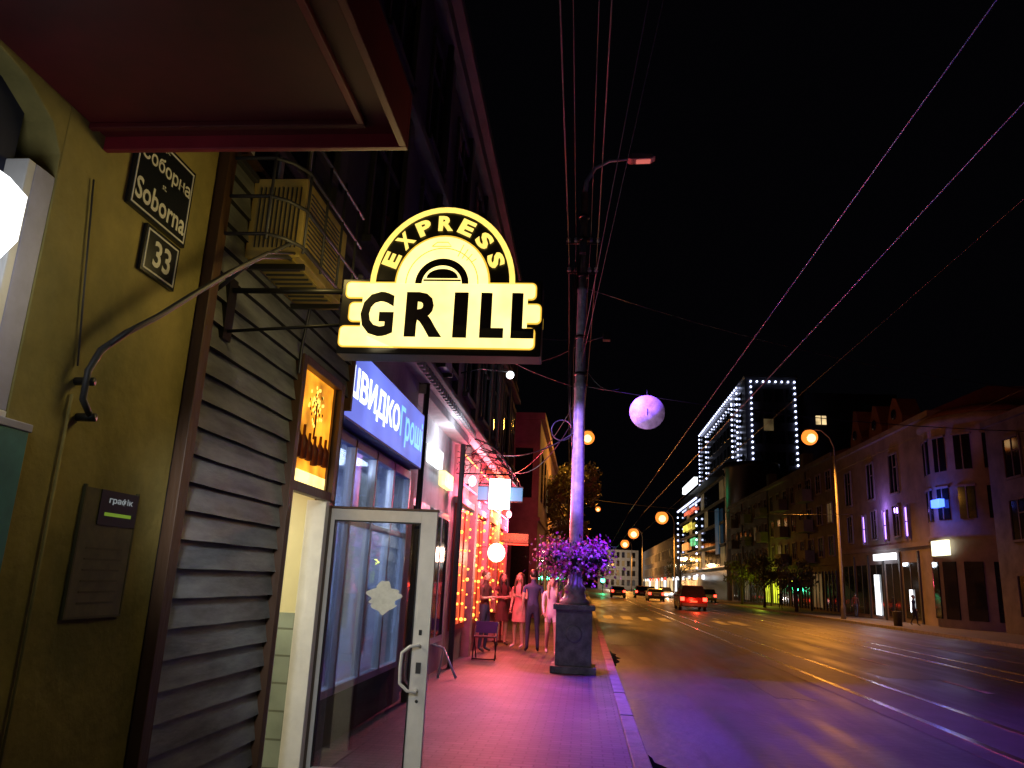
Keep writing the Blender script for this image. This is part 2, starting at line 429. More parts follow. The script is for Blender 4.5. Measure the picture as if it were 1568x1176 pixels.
b.box(-4.3,-4.2,4.6,6.2,0,2.6,cream); b.box(-4.2,-2.2,4.55,4.6,0,2.6,cream)
b.box(-4.2,-2.1,4.6,6.1,2.45,2.5,whitewall); b.box(-4.2,-2.0,4.6,6.1,.0,.13,stonep)
b.build()
light('hall_ceiling_light','AREA',(-3.0,5.4,2.42),26,(1,.93,.68),.5,target=(-3.0,5.4,0),parent=h2)
dobj=empty('open_glass_door')
d=B('door_frame',dobj)
Y0,Y1=6.18,6.225
X0,X1=-2.12,-1.19
d.box(X0,X0+.085,Y0,Y1,.13,2.15,whitep); d.box(X1-.13,X1,Y0,Y1,.13,2.15,whitep)
d.box(X0+.085,X1-.13,Y0,Y1,2.06,2.15,whitep); d.box(X0+.085,X1-.13,Y0,Y1,.13,.21,whitep)
d.box(X0+.085,X0+.095,Y0-.004,Y1+.004,.21,2.06,black); d.box(X1-.14,X1-.13,Y0-.004,Y1+.004,.21,2.06,black)
d.box(X0+.095,X1-.14,Y0-.004,Y1+.004,2.05,2.06,black)
for z in (.4,1.2,1.95): d.lathe([(.015,0),(.015,.1)],(X0-.01,Y0,z),black,10)
d.tube([(X1-.07,Y0,1.12),(X1-.07,Y0-.05,1.13),(X1-.13,Y0-.07,1.12),(X1-.19,Y0-.07,1.07),(X1-.195,Y0-.07,.96),(X1-.19,Y0-.07,.85),(X1-.13,Y0-.07,.80),(X1-.07,Y0-.05,.79),(X1-.07,Y0,.80)],.013,whitep,10)
d.lathe([(.013,0),(.013,.004)],(0,0,0),black,10,M=basis((X1-.065,Y0-.002,.72),(1,0,0),(0,0,1)))
d.box(X1-.085,X1-.06,Y0-.004,Y0,1.2,1.24,black); d.box(X1-.09,X1-.05,Y0-.006,Y0,.92,1.0,darkgrey)
d.box(X0-.02,X1+.01,Y0-.01,Y1+.01,2.152,2.17,wood)
d.build(bevel=.004)
g=B('door_pane',dobj); g.box(X0+.095,X1-.14,6.198,6.206,.21,2.05,doorglass); g.build()
st=B('sticker',dobj); pts=[(-1.58+(.125+.022*math.sin(5*t)+.014*math.cos(9*t)+.01*math.sin(13*t))*math.cos(t),1.47+(.11+.02*math.cos(4*t)+.008*math.sin(11*t))*math.sin(t)) for t in [i*2*pi/60 for i in range(60)]]
st.prism(pts,'y',6.190,6.1945,mat('white_sticker',(.8,.81,.77),.5,var=.15,scale=25)); st.build()
a=B('air_conditioner')
a.box(-2.08,-1.74,4.12,4.92,3.46,3.98,acw)
a.box(-2.05,-1.78,4.14,4.90,3.448,3.46,mat('ac_base_sign_lit',(.6,.46,.10),.5))  # base colour carries the sign's yellow light too
for i in range(9): a.box(-2.04,-1.79,4.2+i*.075,4.215+i*.075,3.435,3.448,darkgrey)
for i in range(14): a.box(-1.74,-1.732,4.2,4.75,3.52+i*.03,3.53+i*.03,darkgrey)
for i in range(10): a.box(-2.03+i*.028,-2.02+i*.028,4.112,4.12,3.52,3.92,darkgrey)
a.box(-2.1,-1.72,4.16,4.19,3.40,3.435,black); a.box(-2.1,-1.72,4.85,4.88,3.40,3.435,black)
a.tube([(-2.0,4.92,3.6),(-2.0,5.05,3.5),(-2.05,5.1,3.2),(-2.05,5.1,3.0)],.012,wire_m)
a.build(bevel=.006)
c=B('window_guard_rail')
for z in (3.45,3.68,3.92,4.15):
    c.tube([(-2.1,3.78,z),(-1.80,3.78,z),(-1.72,3.84,z),(-1.66,3.95,z),(-1.66,5.0,z)],.011,darkgrey)
for y in (3.8,4.0,4.3,4.6,4.9):
    x=-1.8 if y<3.9 else -1.66
    c.tube([(x,y-.02,3.42),(x,y-.02,4.2)],.009,darkgrey)
c.tube([(-2.1,3.85,3.12),(-1.9,3.84,3.3),(-1.7,3.9,3.45)],.012,darkgrey)
c.build()
b=B('upper_window',h2)
b.box(-2.104,-2.06,3.95,4.95,4.05,4.08,wood)
b.box(-2.104,-2.07,4.0,4.9,4.08,5.4,dark)
for y in (3.97,4.4,4.88): b.box(-2.104,-2.055,y,y+.05,4.08,5.4,whitep)
b.box(-2.104,-2.055,4.02,4.88,5.4,5.46,whitep)
b.build()

# ---------------------------------------------------------------- GRILL sign
gs=empty('grill_projecting_sign')
cx,zb=-.82,3.215
def ellp(rx,rz,n=28,x=cx,z=zb,a0=0,a1=pi):
    return [(x+rx*math.cos(a0+(a1-a0)*i/n),z+rz*math.sin(a0+(a1-a0)*i/n)) for i in range(n+1)]
b=B('housing',gs)
b.prism(ellp(.415,.475)[::-1],'y',3.93,4.09,black)
b.box(-1.385,-.262,3.93,4.09,2.81,3.245,black)
b.build(bevel=.006)
def rbar(x0,x1,z0,z1,r):
    P=[]
    for (cx_,cz_,a0) in ((x1-r,z0+r,-pi/2),(x1-r,z1-r,0),(x0+r,z1-r,pi/2),(x0+r,z0+r,pi)):
        P+=[(cx_+r*math.cos(a0+pi/2*i/4),cz_+r*math.sin(a0+pi/2*i/4)) for i in range(5)]
    return P
def face(b,yf,sgn):
    t=.004*sgn
    def band(rx0,rz0,rx1,rz1,m,k):
        o=ellp(rx0,rz0);i=ellp(rx1,rz1); yb=yf+t*(k+1)
        vs=[(p[0],yb,p[1]) for p in o]+[(p[0],yb,p[1]) for p in i]
        n=len(o); b.add(vs,[(j,j+1,j+1+n,j+n) for j in range(n-1)],m)
    band(.407,.467,.376,.434,E_yel,1)
    b.prism(ellp(.268,.295),'y',yf,yf+t*1.4,E_edge); b.prism(ellp(.258,.285),'y',yf,yf+t*2,E_cream)
    band(.150,.150,.112,.108,black,3)
    b.prism(ellp(.088,.055,z=zb+.035),'y',yf,yf+t*3,black)
    b.box(cx-.105,cx+.105,min(yf,yf+t*3),max(yf,yf+t*3),zb+.018,zb+.027,black)
    band(.205,.215,.199,.209,E_edge,3)
    for k,sx in enumerate((.03,.055,.08,.105)):
        b.tube([(cx+sx+.05,yf+t*3,zb+.165-k*.012),(cx+sx+.08,yf+t*3,zb+.235-k*.028)],.0028,E_edge,4)
    b.tube([(cx-.07,yf+t*3,zb+.225),(cx-.04,yf+t*3,zb+.25),(cx+.02,yf+t*3,zb+.25),(cx+.04,yf+t*3,zb+.225),(cx-.07,yf+t*3,zb+.225)],.003,E_edge,4)
    for x0,x1,z0,z1 in ((-1.362,-.292,3.128,3.228),(-1.335,-.262,2.990,3.108),(-1.378,-.292,2.845,2.970)):
        b.prism(rbar(x0,x1,z0,z1,.028),'y',yf,yf+t*1.4,E_edge); b.prism(rbar(x0+.008,x1-.008,z0+.008,z1-.008,.022),'y',yf,yf+t*2,E_cream)
    lo,hi=sorted((yf,yf+t*1.9))
    b.box(-1.26,-.34,lo,hi,3.10,3.138,E_cream); b.box(-1.26,-.34,lo,hi,2.960,3.0,E_cream)
b=B('light_faces',gs); face(b,3.93,-1); face(b,4.09,1); b.build()
b=B('lettering',gs)
for ch,x0,x1 in (('G',-1.262,-1.075),('R',-1.01,-.80),('I',-.742,-.665),('L',-.595,-.465),('L',-.425,-.30)):
    if ch=='I': b.box(x0,x1,3.913,3.918,2.905,3.165,black)
    else:
        b.text(ch,black,front(x0,3.914,2.905),(x1-x0,.26),offset=.04)
        if ch=='L': b.box(x0,x0+.062,3.9145,3.9165,2.906,3.164,black); b.box(x0+.062,x1,3.9145,3.9165,2.906,2.962,black)
        if ch=='R': b.box(x0,x0+.065,3.9145,3.9165,2.906,3.164,black)
for i,ch in enumerate('EXPRESS'):
    a=math.radians(157-i*22.3)
    rx,rz=.320,.366
    px=cx+rx*math.cos(a); pz=zb+rz*math.sin(a)
    tx=Vector((math.sin(a)*rx,0,-math.cos(a)*rz)).normalized(); up=Vector((-tx.z,0,tx.x))
    w_,h_=.085,.092
    o=Vector((px,3.920,pz))-tx*w_/2-up*h_/2
    b.text(ch,E_yel,basis(o,tx,up),(w_,h_),offset=.05)
b.build()
b=B('mounting_arm',gs)
b.tube([(-2.1,4.01,3.20),(-1.38,4.01,3.20)],.017,black); b.tube([(-2.1,4.01,2.95),(-1.38,4.01,3.0)],.010,black)
b.box(-2.1,-2.06,3.96,4.06,2.9,3.27,black)
b.build()
light('sign_tubes_front','AREA',(-.82,3.88,3.1),9,(1,.78,.30),1.0,target=(-.9,0,2.0),parent=gs,sy=.6)
light('sign_tubes_side','POINT',(-1.40,3.80,3.30),3.2,(1,.74,.24),.08,parent=gs)
light('sign_tubes_back','AREA',(-.82,4.14,3.0),5,(1,.85,.5),.9,target=(-1.6,6.3,1.2),parent=gs,sy=.4)

# ---------------------------------------------------------------- LONG LEFT BUILDING
h3=empty('old_town_tenement')
b=B('walls',h3)
XW=-2.3
b.box(-9,XW,3.7,23.5,4.3,10,greyst)
b.box(-9,XW,6.35,10,3.0,4.3,whitewall)
b.box(-2.6,XW,6.35,6.55,0,3.0,whitewall); b.box(-2.6,XW,9.85,10.2,0,3.0,whitewall); b.box(-2.6,XW,6.55,9.85,0,.55,greyst)
b.box(-9,-2.45,10,14,0,4.3,whitewall); b.box(-9,-2.45,14,23.5,0,4.3,pinkst)
b.build()
b=B('mouldings',h3)
b.box(XW,-2.02,3.99,23.5,4.30,4.36,greyst); b.box(XW,-2.08,3.99,23.5,4.36,4.46,greyst); b.box(XW,-2.14,6.36,23.5,4.2,4.30,whitewall)
y=6.4
while y<14:
    b.box(-2.14,-2.08,y,y+.08,4.2,4.296,whitewall); y+=.18
b.box(XW,-2.12,3.7,23.5,7.0,7.12,greyst); b.box(XW,-1.95,3.7,23.6,9.75,9.95,greyst); b.box(XW,-2.1,3.7,23.55,9.5,9.75,greyst)
for i in range(9):
    y=4.6+i*2.2
    b.box(XW,-2.2,y-.95,y-.75,4.46,9.5,greyst)
b.build(bevel=.01)
b=B('upper_windows',h3)
for i in range(9):
    y=4.85+i*2.2
    for z0,z1 in ((4.95,6.7),(7.5,9.1)):
        b.box(XW,-2.285,y,y+1.0,z0,z1,dark)
        for yy in (y-.06,y+.47,y+1.0): b.box(XW,-2.26,yy,yy+.06,z0,z1,greyst)
        b.box(XW,-2.25,y-.1,y+1.1,z1,z1+.12,greyst); b.box(XW,-2.2,y-.12,y+1.12,z0-.08,z0,greyst)
        b.box(XW,-2.265,y,y+1.0,z0+1.1,z0+1.15,greyst)
b.tube([(-2.2,9.95,4.5),(-2.2,9.95,9.5)],.05,greyst); b.tube([(-2.2,18.2,4.5),(-2.2,18.2,9.5)],.05,greyst)
b.build()
h4=empty('loan_shop')
b=B('sign_board',h4)
b.box(-2.3,-2.15,6.36,9.78,2.98,3.70,blueframe); b.box(-2.15,-2.145,6.38,9.76,3.0,3.68,E_blue)
b.text('ШВИДКО',E_wtext,wallL(-2.14,6.45,3.15),(2.0,.36),offset=.03)
b.text('Гроші',E_ltext,wallL(-2.14,8.5,3.10),(1.2,.46),offset=.02)
b.build()
b=B('shopfront',h4)
for y in (6.55,7.35,8.15,8.95,9.8): b.box(-2.36,-2.28,y,y+.06,.55,2.95,blueframe if y<7 else whitep)
b.box(-2.36,-2.28,6.61,9.8,2.85,2.95,blueframe); b.box(-2.36,-2.28,6.61,9.8,.55,.62,whitep); b.box(-2.35,-2.29,6.61,9.8,2.1,2.16,whitep)
b.build(bevel=.004)
b=B('shop_panes',h4); b.box(-2.33,-2.322,6.61,9.8,.62,2.85,winglass); b.build()
b=B('shop_interior',h4)
wl=mat('shop_wall',(.6,.62,.72),.6,var=.1); pb=mat('shop_blue_panel',(.10,.17,.6),.5); cnt=mat('counter',(.35,.35,.4),.4); E_post=emit('backlit_poster',(.7,.8,1),.9,.6,2)
b.box(-4.6,-4.5,6.4,10,0,2.98,wl); b.box(-4.5,-2.36,6.4,6.45,0,2.98,wl); b.box(-4.5,-2.36,9.86,9.95,0,2.98,wl)
b.box(-4.5,-2.36,6.4,9.9,2.93,2.98,wl); b.box(-4.5,-2.36,6.4,9.9,0.1,.14,cnt)
b.box(-3.4,-2.9,6.8,9.2,.14,1.1,cnt); b.box(-2.42,-2.41,6.66,7.15,.9,1.9,pb); b.box(-2.42,-2.41,7.5,8.05,1.1,2.05,E_post); b.box(-2.42,-2.41,8.3,8.8,.8,1.5,pb); b.box(-2.42,-2.41,7.5,8.8,2.25,2.7,E_post)
for i in range(3): b.box(-4.49,-4.47,6.9+i,7.6+i,1.2,2.3,pb if i%2 else E_post)
b.build()
light('shop_ceiling_light','AREA',(-3.3,8.1,2.88),230,(.60,.70,1),1.6,target=(-3.3,8.1,0),parent=h4)
b=B('air_conditioner')
b.box(-2.28,-1.98,9.9,10.6,4.48,4.98,whitewall); b.box(-2.28,-1.95,9.95,9.98,4.42,4.48,black); b.box(-2.28,-1.95,10.5,10.53,4.42,4.48,black)
for i in range(10): b.box(-2.25+i*.026,-2.24+i*.026,9.892,9.9,4.55,4.92,darkgrey)
b.build(bevel=.005)
b=B('arm_lamp'); b.tube([(-2.3,13,5.15),(-1.9,13,5.25),(-1.42,13,5.2)],.012,black); b.ell((-1.38,13,5.14),.07,E_white); b.build()
h5=empty('white_shop_section')
b=B('details',h5)
for y in (10.3,12.1):
    b.box(-2.45,-2.40,y,y+1.5,.6,2.7,whitep); b.box(-2.40,-2.395,y+.08,y+1.42,.7,2.6,dark); b.box(-2.395,-2.385,y+.72,y+.78,.7,2.6,whitep)
b.box(-2.45,-2.36,11.5,12.4,3.35,3.62,E_shop); b.box(-2.45,-2.34,12.6,13.4,3.12,3.36,emit('small_yellow_sign',(1,.85,.35),1.6,.4,6))
b.box(-2.45,-2.2,10,14,4.05,4.18,whitewall)
b.tube([(-2.3,14,0.1),(-2.3,14,4.2)],.05,darkgrey); b.tube([(-2.2,10.05,0.1),(-2.2,10.05,4.2)],.04,darkgrey)
b.build(bevel=.005)
light('entrance_lamp','POINT',(-2.0,12.2,3.75),26,(.75,.82,1),.08,parent=h5)
# red cafe
h6=empty('red_lit_cafe')
b=B('facade_details',h6)
redw=mat('red_painted_frame',(.4,.05,.03),.5)
for i in range(4):
    y=14.4+i*2.2
    b.box(-2.45,-2.38,y,y+1.5,.7,3.0,redw); b.box(-2.38,-2.37,y+.1,y+1.4,.8,2.9,emit('cafe_window_%d'%i,(1,.13,.04),.7,.8,2))
    b.box(-2.37,-2.35,y+.72,y+.78,.8,2.9,redw); b.box(-2.45,-2.3,y-.1,y+1.6,3.0,3.12,pinkst)
    for k in range(3):
        for j in range(9): b.ell((-2.32,y+.15+k*.55+random.uniform(-.05,.05),.85+j*.26+random.uniform(-.08,.08)),random.choice((.018,.026,.036)),E_bulb,6)
    b.box(-2.45,-2.28,y+1.65,y+1.95,.12,4.1,pinkst)
neon=emit('pink_neon',(1,.12,.25),5)
b.tube([(-2.3,14.2,3.35),(-2.3,22.8,3.35)],.02,neon); b.tube([(-2.3,14.2,3.9),(-2.3,22.8,3.9)],.014,emit('orange_neon',(1,.3,.08),4))
b.build()
ca=B('wrought_iron_canopy')
for yy in (14.3,15.3,16.3,17.3):
    ca.tube([(-2.45,yy,4.25)]+[(-2.45+1.0*math.sin(t),yy,3.55+.7*math.cos(t)) for t in [i*pi/2/8 for i in range(9)]],.014,black)
    for k in range(4):
        t=.25+k*.3
        ca.tube([(-2.45,yy,3.6+k*.12),(-2.45+1.0*math.sin(t),yy,3.55+.7*math.cos(t))],.008,black,5)
ca.tube([(-1.45,14.3,3.55),(-1.45,17.3,3.55)],.018,black); ca.tube([(-2.45,14.3,3.55),(-1.45,14.3,3.55)],.014,black)
for t in (.4,.8,1.2): ca.tube([(-2.45+1.0*math.sin(t),14.3,3.55+.7*math.cos(t)),(-2.45+1.0*math.sin(t),17.3,3.55+.7*math.cos(t))],.008,black,5)
for k in range(10): ca.tube([(-2.4+k*.1,14.3,3.55),(-2.38+k*.1,14.3,3.72),(-2.42+k*.1,14.3,3.78)],.006,black,5)
ca.build()
for i,(y,e,cc) in enumerate(((15,170,(1,.10,.20)),(17.6,480,(1,.07,.13)),(20.3,560,(1,.13,.04)),(22.6,340,(1,.08,.18)))):
    l=B('wall_lantern'); l.box(-2.45,-2.3,y-.03,y+.03,3.4,3.44,black); l.ell((-2.24,y,3.50),(.08,.08,.11),emit('lantern_%d'%i,tuple(min(1,q+.25) for q in cc),5),8); l.build()
    light('lantern_light','POINT',(-2.05,y,3.25),e,cc,.10,parent=h6)
pc=B('pharmacy_cross_sign')
pc.box(-2.04,-1.60,16.13,16.27,3.08,3.70,E_cyan); pc.box(-2.30,-2.04,16.15,16.25,3.25,3.53,E_cyand); pc.box(-1.60,-1.34,16.15,16.25,3.25,3.53,E_cyand)
pc.box(-2.06,-2.04,16.12,16.28,3.06,3.72,black); pc.box(-1.6,-1.58,16.12,16.28,3.06,3.25,black); pc.box(-1.6,-1.58,16.12,16.28,3.53,3.72,black)
for z in (3.23,3.53): pc.box(-1.58,-1.33,16.12,16.28,z,z+.02,black); pc.box(-2.32,-2.06,16.12,16.28,z,z+.02,black)
pc.tube([(-2.45,16.2,3.6),(-2.05,16.2,3.6)],.02,black)
pc.build()
light('cross_glow','POINT',(-1.82,15.8,3.35),35,(.5,.9,1),.2)
l=B('wall_lantern'); l.tube([(-2.45,16.8,2.3),(-1.95,16.8,2.32)],.012,black); l.ell((-1.9,16.8,2.2),(.19,.16,.20),emit('warm_white_globe',(1,.85,.62),5),14); l.build()
light('globe_light','POINT',(-1.7,16.5,2.1),45,(1,.6,.45),.15)
ls=B('led_text_sign'); ls.box(-2.42,-1.6,22,22.1,2.66,2.92,black); ls.text('ВІДЧИНЕНО',E_red,front(-2.38,21.995,2.71),(.74,.15),offset=.03); ls.box(-2.42,-1.6,22,22.02,2.60,2.64,E_red); ls.build()
h7=empty('corner_town_house')
b=B('walls',h7); b.box(-14,-2.1,34,95,0,8.7,pinkst); b.box(-14.2,-1.9,33.8,95.2,8.7,9.0,pinkst); b.box(-14,-2.0,33.9,95,4.2,4.35,pinkst)
for z0,z1 in ((1,3.2),(5.2,7.4)):
    for x in (-3.2,-5.2,-7.2):
        b.box(x,x+.8,33.95,34,z0,z1,dark); b.box(x-.1,x,33.9,34,z0-.1,z1+.1,pinkst); b.box(x+.8,x+.9,33.9,34,z0-.1,z1+.1,pinkst); b.box(x-.1,x+.9,33.88,34,z1+.1,z1+.25,pinkst)
    for k in range(22): b.box(-2.1,-2.07,35.5+k*2.6,36.7+k*2.6,z0,z1,E_warmdim if k%5==2 else dark)
b.box(-14,-2.4,100,290,0,12,greyst)
b.build()

# ---------------------------------------------------------------- hero pole
lp=empty('ornate_street_pole')
b=B('pedestal',lp)
px,py=-.17,14.5
b.box(px-.40,px+.40,py-.40,py+.40,.12,.24,stonep); b.box(px-.32,px+.32,py-.32,py+.32,.24,1.18,stonep)
b.box(px-.37,px+.37,py-.37,py+.37,1.18,1.27,stonep)
b.lathe([(.13,0),(.15,.012),(.13,.03),(.05,.03)],(0,0,0),stonep,20,M=basis((px,py-.32,.78),(1,0,0),(0,0,1)))
b.build(bevel=.02)
b=B('shaft',lp)
b.lathe([(.27,0),(.27,.06),(.21,.12),(.17,.22),(.20,.28),(.14,.36),(.125,.6),(.12,2.0),(.105,4.0),(.115,4.02),(.115,4.12),(.10,4.14),(.09,6.0),(.105,6.03),(.105,6.1),(.085,6.12),(.075,8.2)],(px,py,1.27),polem,20)
b.tube([(px,py,9.4),(px+.04,py,9.75),(px+.2,py,10.05),(px+.5,py,10.22),(px+.95,py,10.27)],[.05,.045,.04,.035,.03],polem)
for z in (5.55,6.3,7.6,8.4,8.9): b.lathe([(.10,0),(.12,.01),(.12,.06),(.10,.07)],(px,py,z),black,14)
b.tube([(px-.35,py,8.35),(px+.35,py,8.35)],.02,black); b.tube([(px-.3,py,7.7),(px+.3,py,7.7)],.02,black)
for x in (-.3,-.15,.15,.3):
    b.lathe([(.03,0),(.045,.03),(.03,.06),(.04,.09),(.02,.11)],(px+x,py,8.37),whitewall,8); b.lathe([(.03,0),(.045,.03),(.03,.06),(.04,.09),(.02,.11)],(px+x*.9,py,7.72),whitewall,8)
b.box(px-.06,px+.06,py-.22,py-.1,8.05,8.3,darkgrey)
b.build()
b=B('lamp_head',lp); M=basis((px+1.15,py,10.27),(1,0,.03),(0,1,0))
b.prism([(-.28,-.04),(-.2,-.07),(.2,-.06),(.3,-.02),(.2,.05),(-.2,.07)],'y',-.11,.11,mat('lamp_casing',(.35,.2,.2),.4),M=M); b.box(-.1,.2,-.08,.08,-.085,-.06,emit('lamp_lens_added_glow',(1,.25,.2),.5),M=M); b.build(bevel=.02)  # faint red glow added to the lens of this unlit lamp
leaf=mat('petunia_leaf',(.05,.10,.03),.6,scale=20); pet=mat('petunia_magenta',(.70,.10,.50),.5,scale=15,c2=(.46,.05,.40)); pet2=mat('petunia_pink',(.8,.34,.66),.5,scale=15)
f=B('petunia_basket')
f.tube([(px-.62,py,2.05),(px+.62,py,2.05)],.015,black); f.tube([(px,py-.6,2.05),(px,py+.6,2.05)],.015,black)
for s in range(8):
    a=s*pi/4; f.lathe([(.10,-.05),(.17,.03),(.19,.13)],(px+.42*math.cos(a),py+.42*math.sin(a),1.98),black,10)
for i in range(3800):
    a=random.uniform(0,2*pi); k=int(a/(pi/4))
    rr=.42+random.gauss(0,.12); u=random.random()
    x=px+rr*math.cos(a)+random.gauss(0,.04); y=py+rr*math.sin(a)+random.gauss(0,.04)
    zz=2.14+random.gauss(0,.12)+.08*math.sin(k*2.1)
    if u<.28: zz-=random.uniform(.05,.42)*(1 if math.sin(a*5)>-.2 else .3); x+=.12*math.cos(a); y+=.12*math.sin(a)
    s=random.uniform(.018,.038)
    n=Vector((math.cos(a)+random.gauss(0,.5),math.sin(a)+random.gauss(0,.5),.5+random.gauss(0,.5))).normalized()
    t=n.orthogonal().normalized(); t.rotate(Matrix.Rotation(random.uniform(0,6.28),3,n)); bt=n.cross(t)
    P=Vector((x,y,zz)); m=leaf if random.random()<.38 else (pet if random.random()<.7 else pet2)
    if m is leaf: f.add([P-t*s*1.3,P+bt*s*.6,P+t*s*1.3,P-bt*s*.6],[(0,1,2,3)],m)
    else: f.add([P+(t*math.cos(q)+bt*math.sin(q))*s for q in [j*2*pi/5 for j in range(5)]],[(0,1,2,3,4)],m)
f.build()
b=B('hanging_round_sign')
b.lathe([(.33,0),(.335,.012),(.33,.025)],(0,0,0),mat('sign_back_lilac',(.52,.47,.55),.5,scale=9,var=.4),36,M=basis((1.12,14.5,4.86),(1,0,0),(0,0,1)))
b.box(1.115,1.125,14.465,14.475,4.80,4.93,darkgrey); b.tube([(1.12,14.49,5.15),(1.12,14.5,5.30)],.01,black)
b.build()
fl=B('violet_floodlight')
fl.box(-2.30,-2.15,10.9,11.1,4.9,5.06,black); fl.box(-2.15,-2.145,10.92,11.08,4.92,5.04,E_purp); fl.build()
light('violet_flood','SPOT',(-2.05,11.0,4.98),2800,(.42,.22,1),.06,target=(px+.2,py,3.9),spot=math.radians(32),blend=.8)
light('disc_fill_spot','SPOT',(-1.9,11.0,4.98),900,(.8,.5,.9),.06,target=(1.12,14.5,4.86),spot=math.radians(14),blend=.7)  # added spot, only brightens the hanging disc
fl=B('violet_floodlight'); fl.tube([(px,py,6.22),(px+.45,py-.45,6.22)],.015,black); fl.box(px+.42,px+.56,py-.58,py-.44,6.12,6.27,black); fl.build()
light('violet_flood','SPOT',(px+.49,py-.55,6.08),4600,(.22,.07,1),.08,target=(3.0,12.2,0),spot=math.radians(100),blend=1)
light('magenta_flood','SPOT',(-2.2,14.6,4.1),420,(1,.07,.5),.08,target=(-.5,16.8,0),spot=math.radians(70),blend=1)

# ---------------------------------------------------------------- wires
wr=B('overhead_wires')
def wire(a,b_,sag=.1,r=.012,n=14,mm_=wire_m):
    a=Vector(a);b_=Vector(b_)
    wr.tube([a.lerp(b_,i/n)-Vector((0,0,sag*4*(i/n)*(1-i/n))) for i in range(n+1)],r,mm_,5)
blw=mat('contact_copper_blue_sheen',(.22,.24,.5),.35,.6)  # bluish highlight put into the contact wire colour
for x in (2.9,3.75): wire((x+.15,-15,5.9),(x-.35,46,5.85),0,.009,mm_=blw); wire((x-.35,46,5.85),(x+.2,150,5.85),0,.009)
for x in (5.2,9.9): wire((x,-15,6.4),(x,200,6.4),0,.005)
for i,(x,z) in enumerate(((-.3,8.48),(-.15,8.48),(.15,8.48),(.3,8.48),(-.27,7.83),(.27,7.83))):
    wire((px+x,py,z),(px+x+.25,-22,z),.45,.0065); wire((px+x,py,z),(px+x-.6,46,z),.4,.009)
wire((px,py,6.0),(1.6,-4,10.3),.05,.008); wire((px,py,5.7),(1.9,-4,10.4),.1,.006)
wire((px,py,7.4),(17.5,20,7.0),.9,.008); wire((px,py,5.36),(17.5,15.5,5.6),.7,.008); wire((px,py,5.3),(-2.3,13,5.9),.1,.007)
wire((px,py,4.5),(-2.4,15.5,4.3),.35,.014); wire((px,py,4.9),(-2.3,17.5,4.6),.9,.010); wire((px,py,5.2),(-2.4,20,4.4),.6,.009); wire((px,py,6.2),(-2.3,20,7.4),.2,.007)
wire((px,py,5.9),(.6,14.5,5.32),.25,.007); wire((-2.3,13,6.2),(px,py,6.3),.15,.008)
wire((-1,46,6.6),(17,50,6.6),.4,.012); wire((-1,80,6.6),(17,80,6.6),.4,.014)
wr.tube([(px-.12,py,4.6)]+[(px-.32+.2*math.cos(t),py-.1,4.45+.2*math.sin(t)) for t in [i*2*pi/14 for i in range(15)]],.012,wire_m,5)
for k in range(5):
    zz=5.3+k*.2; wr.tube([(px-.11-.02*k,py-.05,zz-1.2),(px-.22,py-.08,zz),(px-.13,py-.1,zz+1.0),(px-.2+.05*k,py-.1,zz+2.4)],.011,wire_m,5)
wr.build()

# ---------------------------------------------------------------- street lamps
def lamp(x,y,z,polex,e=5000,glow=.22,off=-3):
    b=B('street_lamp')
    b.lathe([(.16,0),(.14,.8),(.10,1.0),(.07,z-1.4)],(polex,y,.1),lampgrey,12)
    s=1 if x>polex else -1
    b.tube([(polex,y,z-1.4),(polex,y,z-.7),(polex+s*.25,y,z-.25+glow*.4),((polex+x)/2,y,z+glow*.9),(x,y,z+glow)],.045,lampgrey,8)
    b.ell((x,y,z+glow*.9),(glow*.7,glow*.5,glow*.22),darkgrey,10)
    b.ell((x,y,z-.02),glow,E_orange,18)  # oversized globe holds the lamp's glare; orange rim is its painted halo
    b.ell((x,y,z-.05-glow*.12),(glow*.72,glow*1.25,glow*.70),E_core,18)
    b.build()
    light('lamp_light','SPOT',(x,y,z-glow-.1),e,(1,.36,.045),.25,target=(x+off,y-3,0),spot=math.radians(140),blend=.9)
lamp(15.5,54.8,12.3,17.1,8500,.55,-4)
lamp(11.9,124,12.2,13.8,14000,1.0)
lamp(9.8,162,12,11.6,12000,1.1)
lamp(10.2,205,12,12,12000,1.1)
lamp(0.0,46,10.2,-.9,8000,.42,3)
lamp(1.4,92,10.2,-.9,8000,.3,4)

# ---------------------------------------------------------------- trees
bark=mat('bark',(.07,.05,.035),.9,scale=8)
def tree(name,x,y,h,r,n=2200,lm=None,seed=1):
    rnd=random.Random(seed); b=B(name)
    b.tube([(x,y,.1),(x+.05,y,h*.3),(x-.03,y+.05,h*.55),(x,y,h*.8)],[.16,.12,.08,.03],bark)
    cl=[]
    for i in range(15):
        a=rnd.uniform(0,6.28); q=rnd.uniform(.35,.95)*r; zz=h*.70+rnd.uniform(-.28,.30)*h*.75
        c=Vector((x+q*math.cos(a),y+q*math.sin(a),zz)); cl.append((c,rnd.uniform(.25,.45)*r))
        b.tube([(x,y,max(h*.3,zz-r*.7)),((x+c.x)/2,(y+c.y)/2,zz-r*.25),c],[.05,.03,.012],bark,5)
    for i in range(n):
        c,cr=rnd.choice(cl); d=Vector((rnd.gauss(0,1),rnd.gauss(0,1),rnd.gauss(0,.8))).normalized()*cr*rnd.uniform(.4,1.15)
        P=c+d; s=rnd.uniform(.06,.14); nrm=Vector((rnd.gauss(0,1),rnd.gauss(0,1),rnd.gauss(0,1))).normalized(); t=nrm.orthogonal(); bt=nrm.cross(t)
        b.add([P-t*s,P+bt*s*.6,P+t*s,P-bt*s*.6],[(0,1,2,3)],lm)
    b.build()
lf=mat('linden_foliage',(.12,.12,.035),.6,scale=2,c2=(.06,.065,.018))
tree('linden_tree',-.9,42.2,8.2,1.8,2800,lf,3)
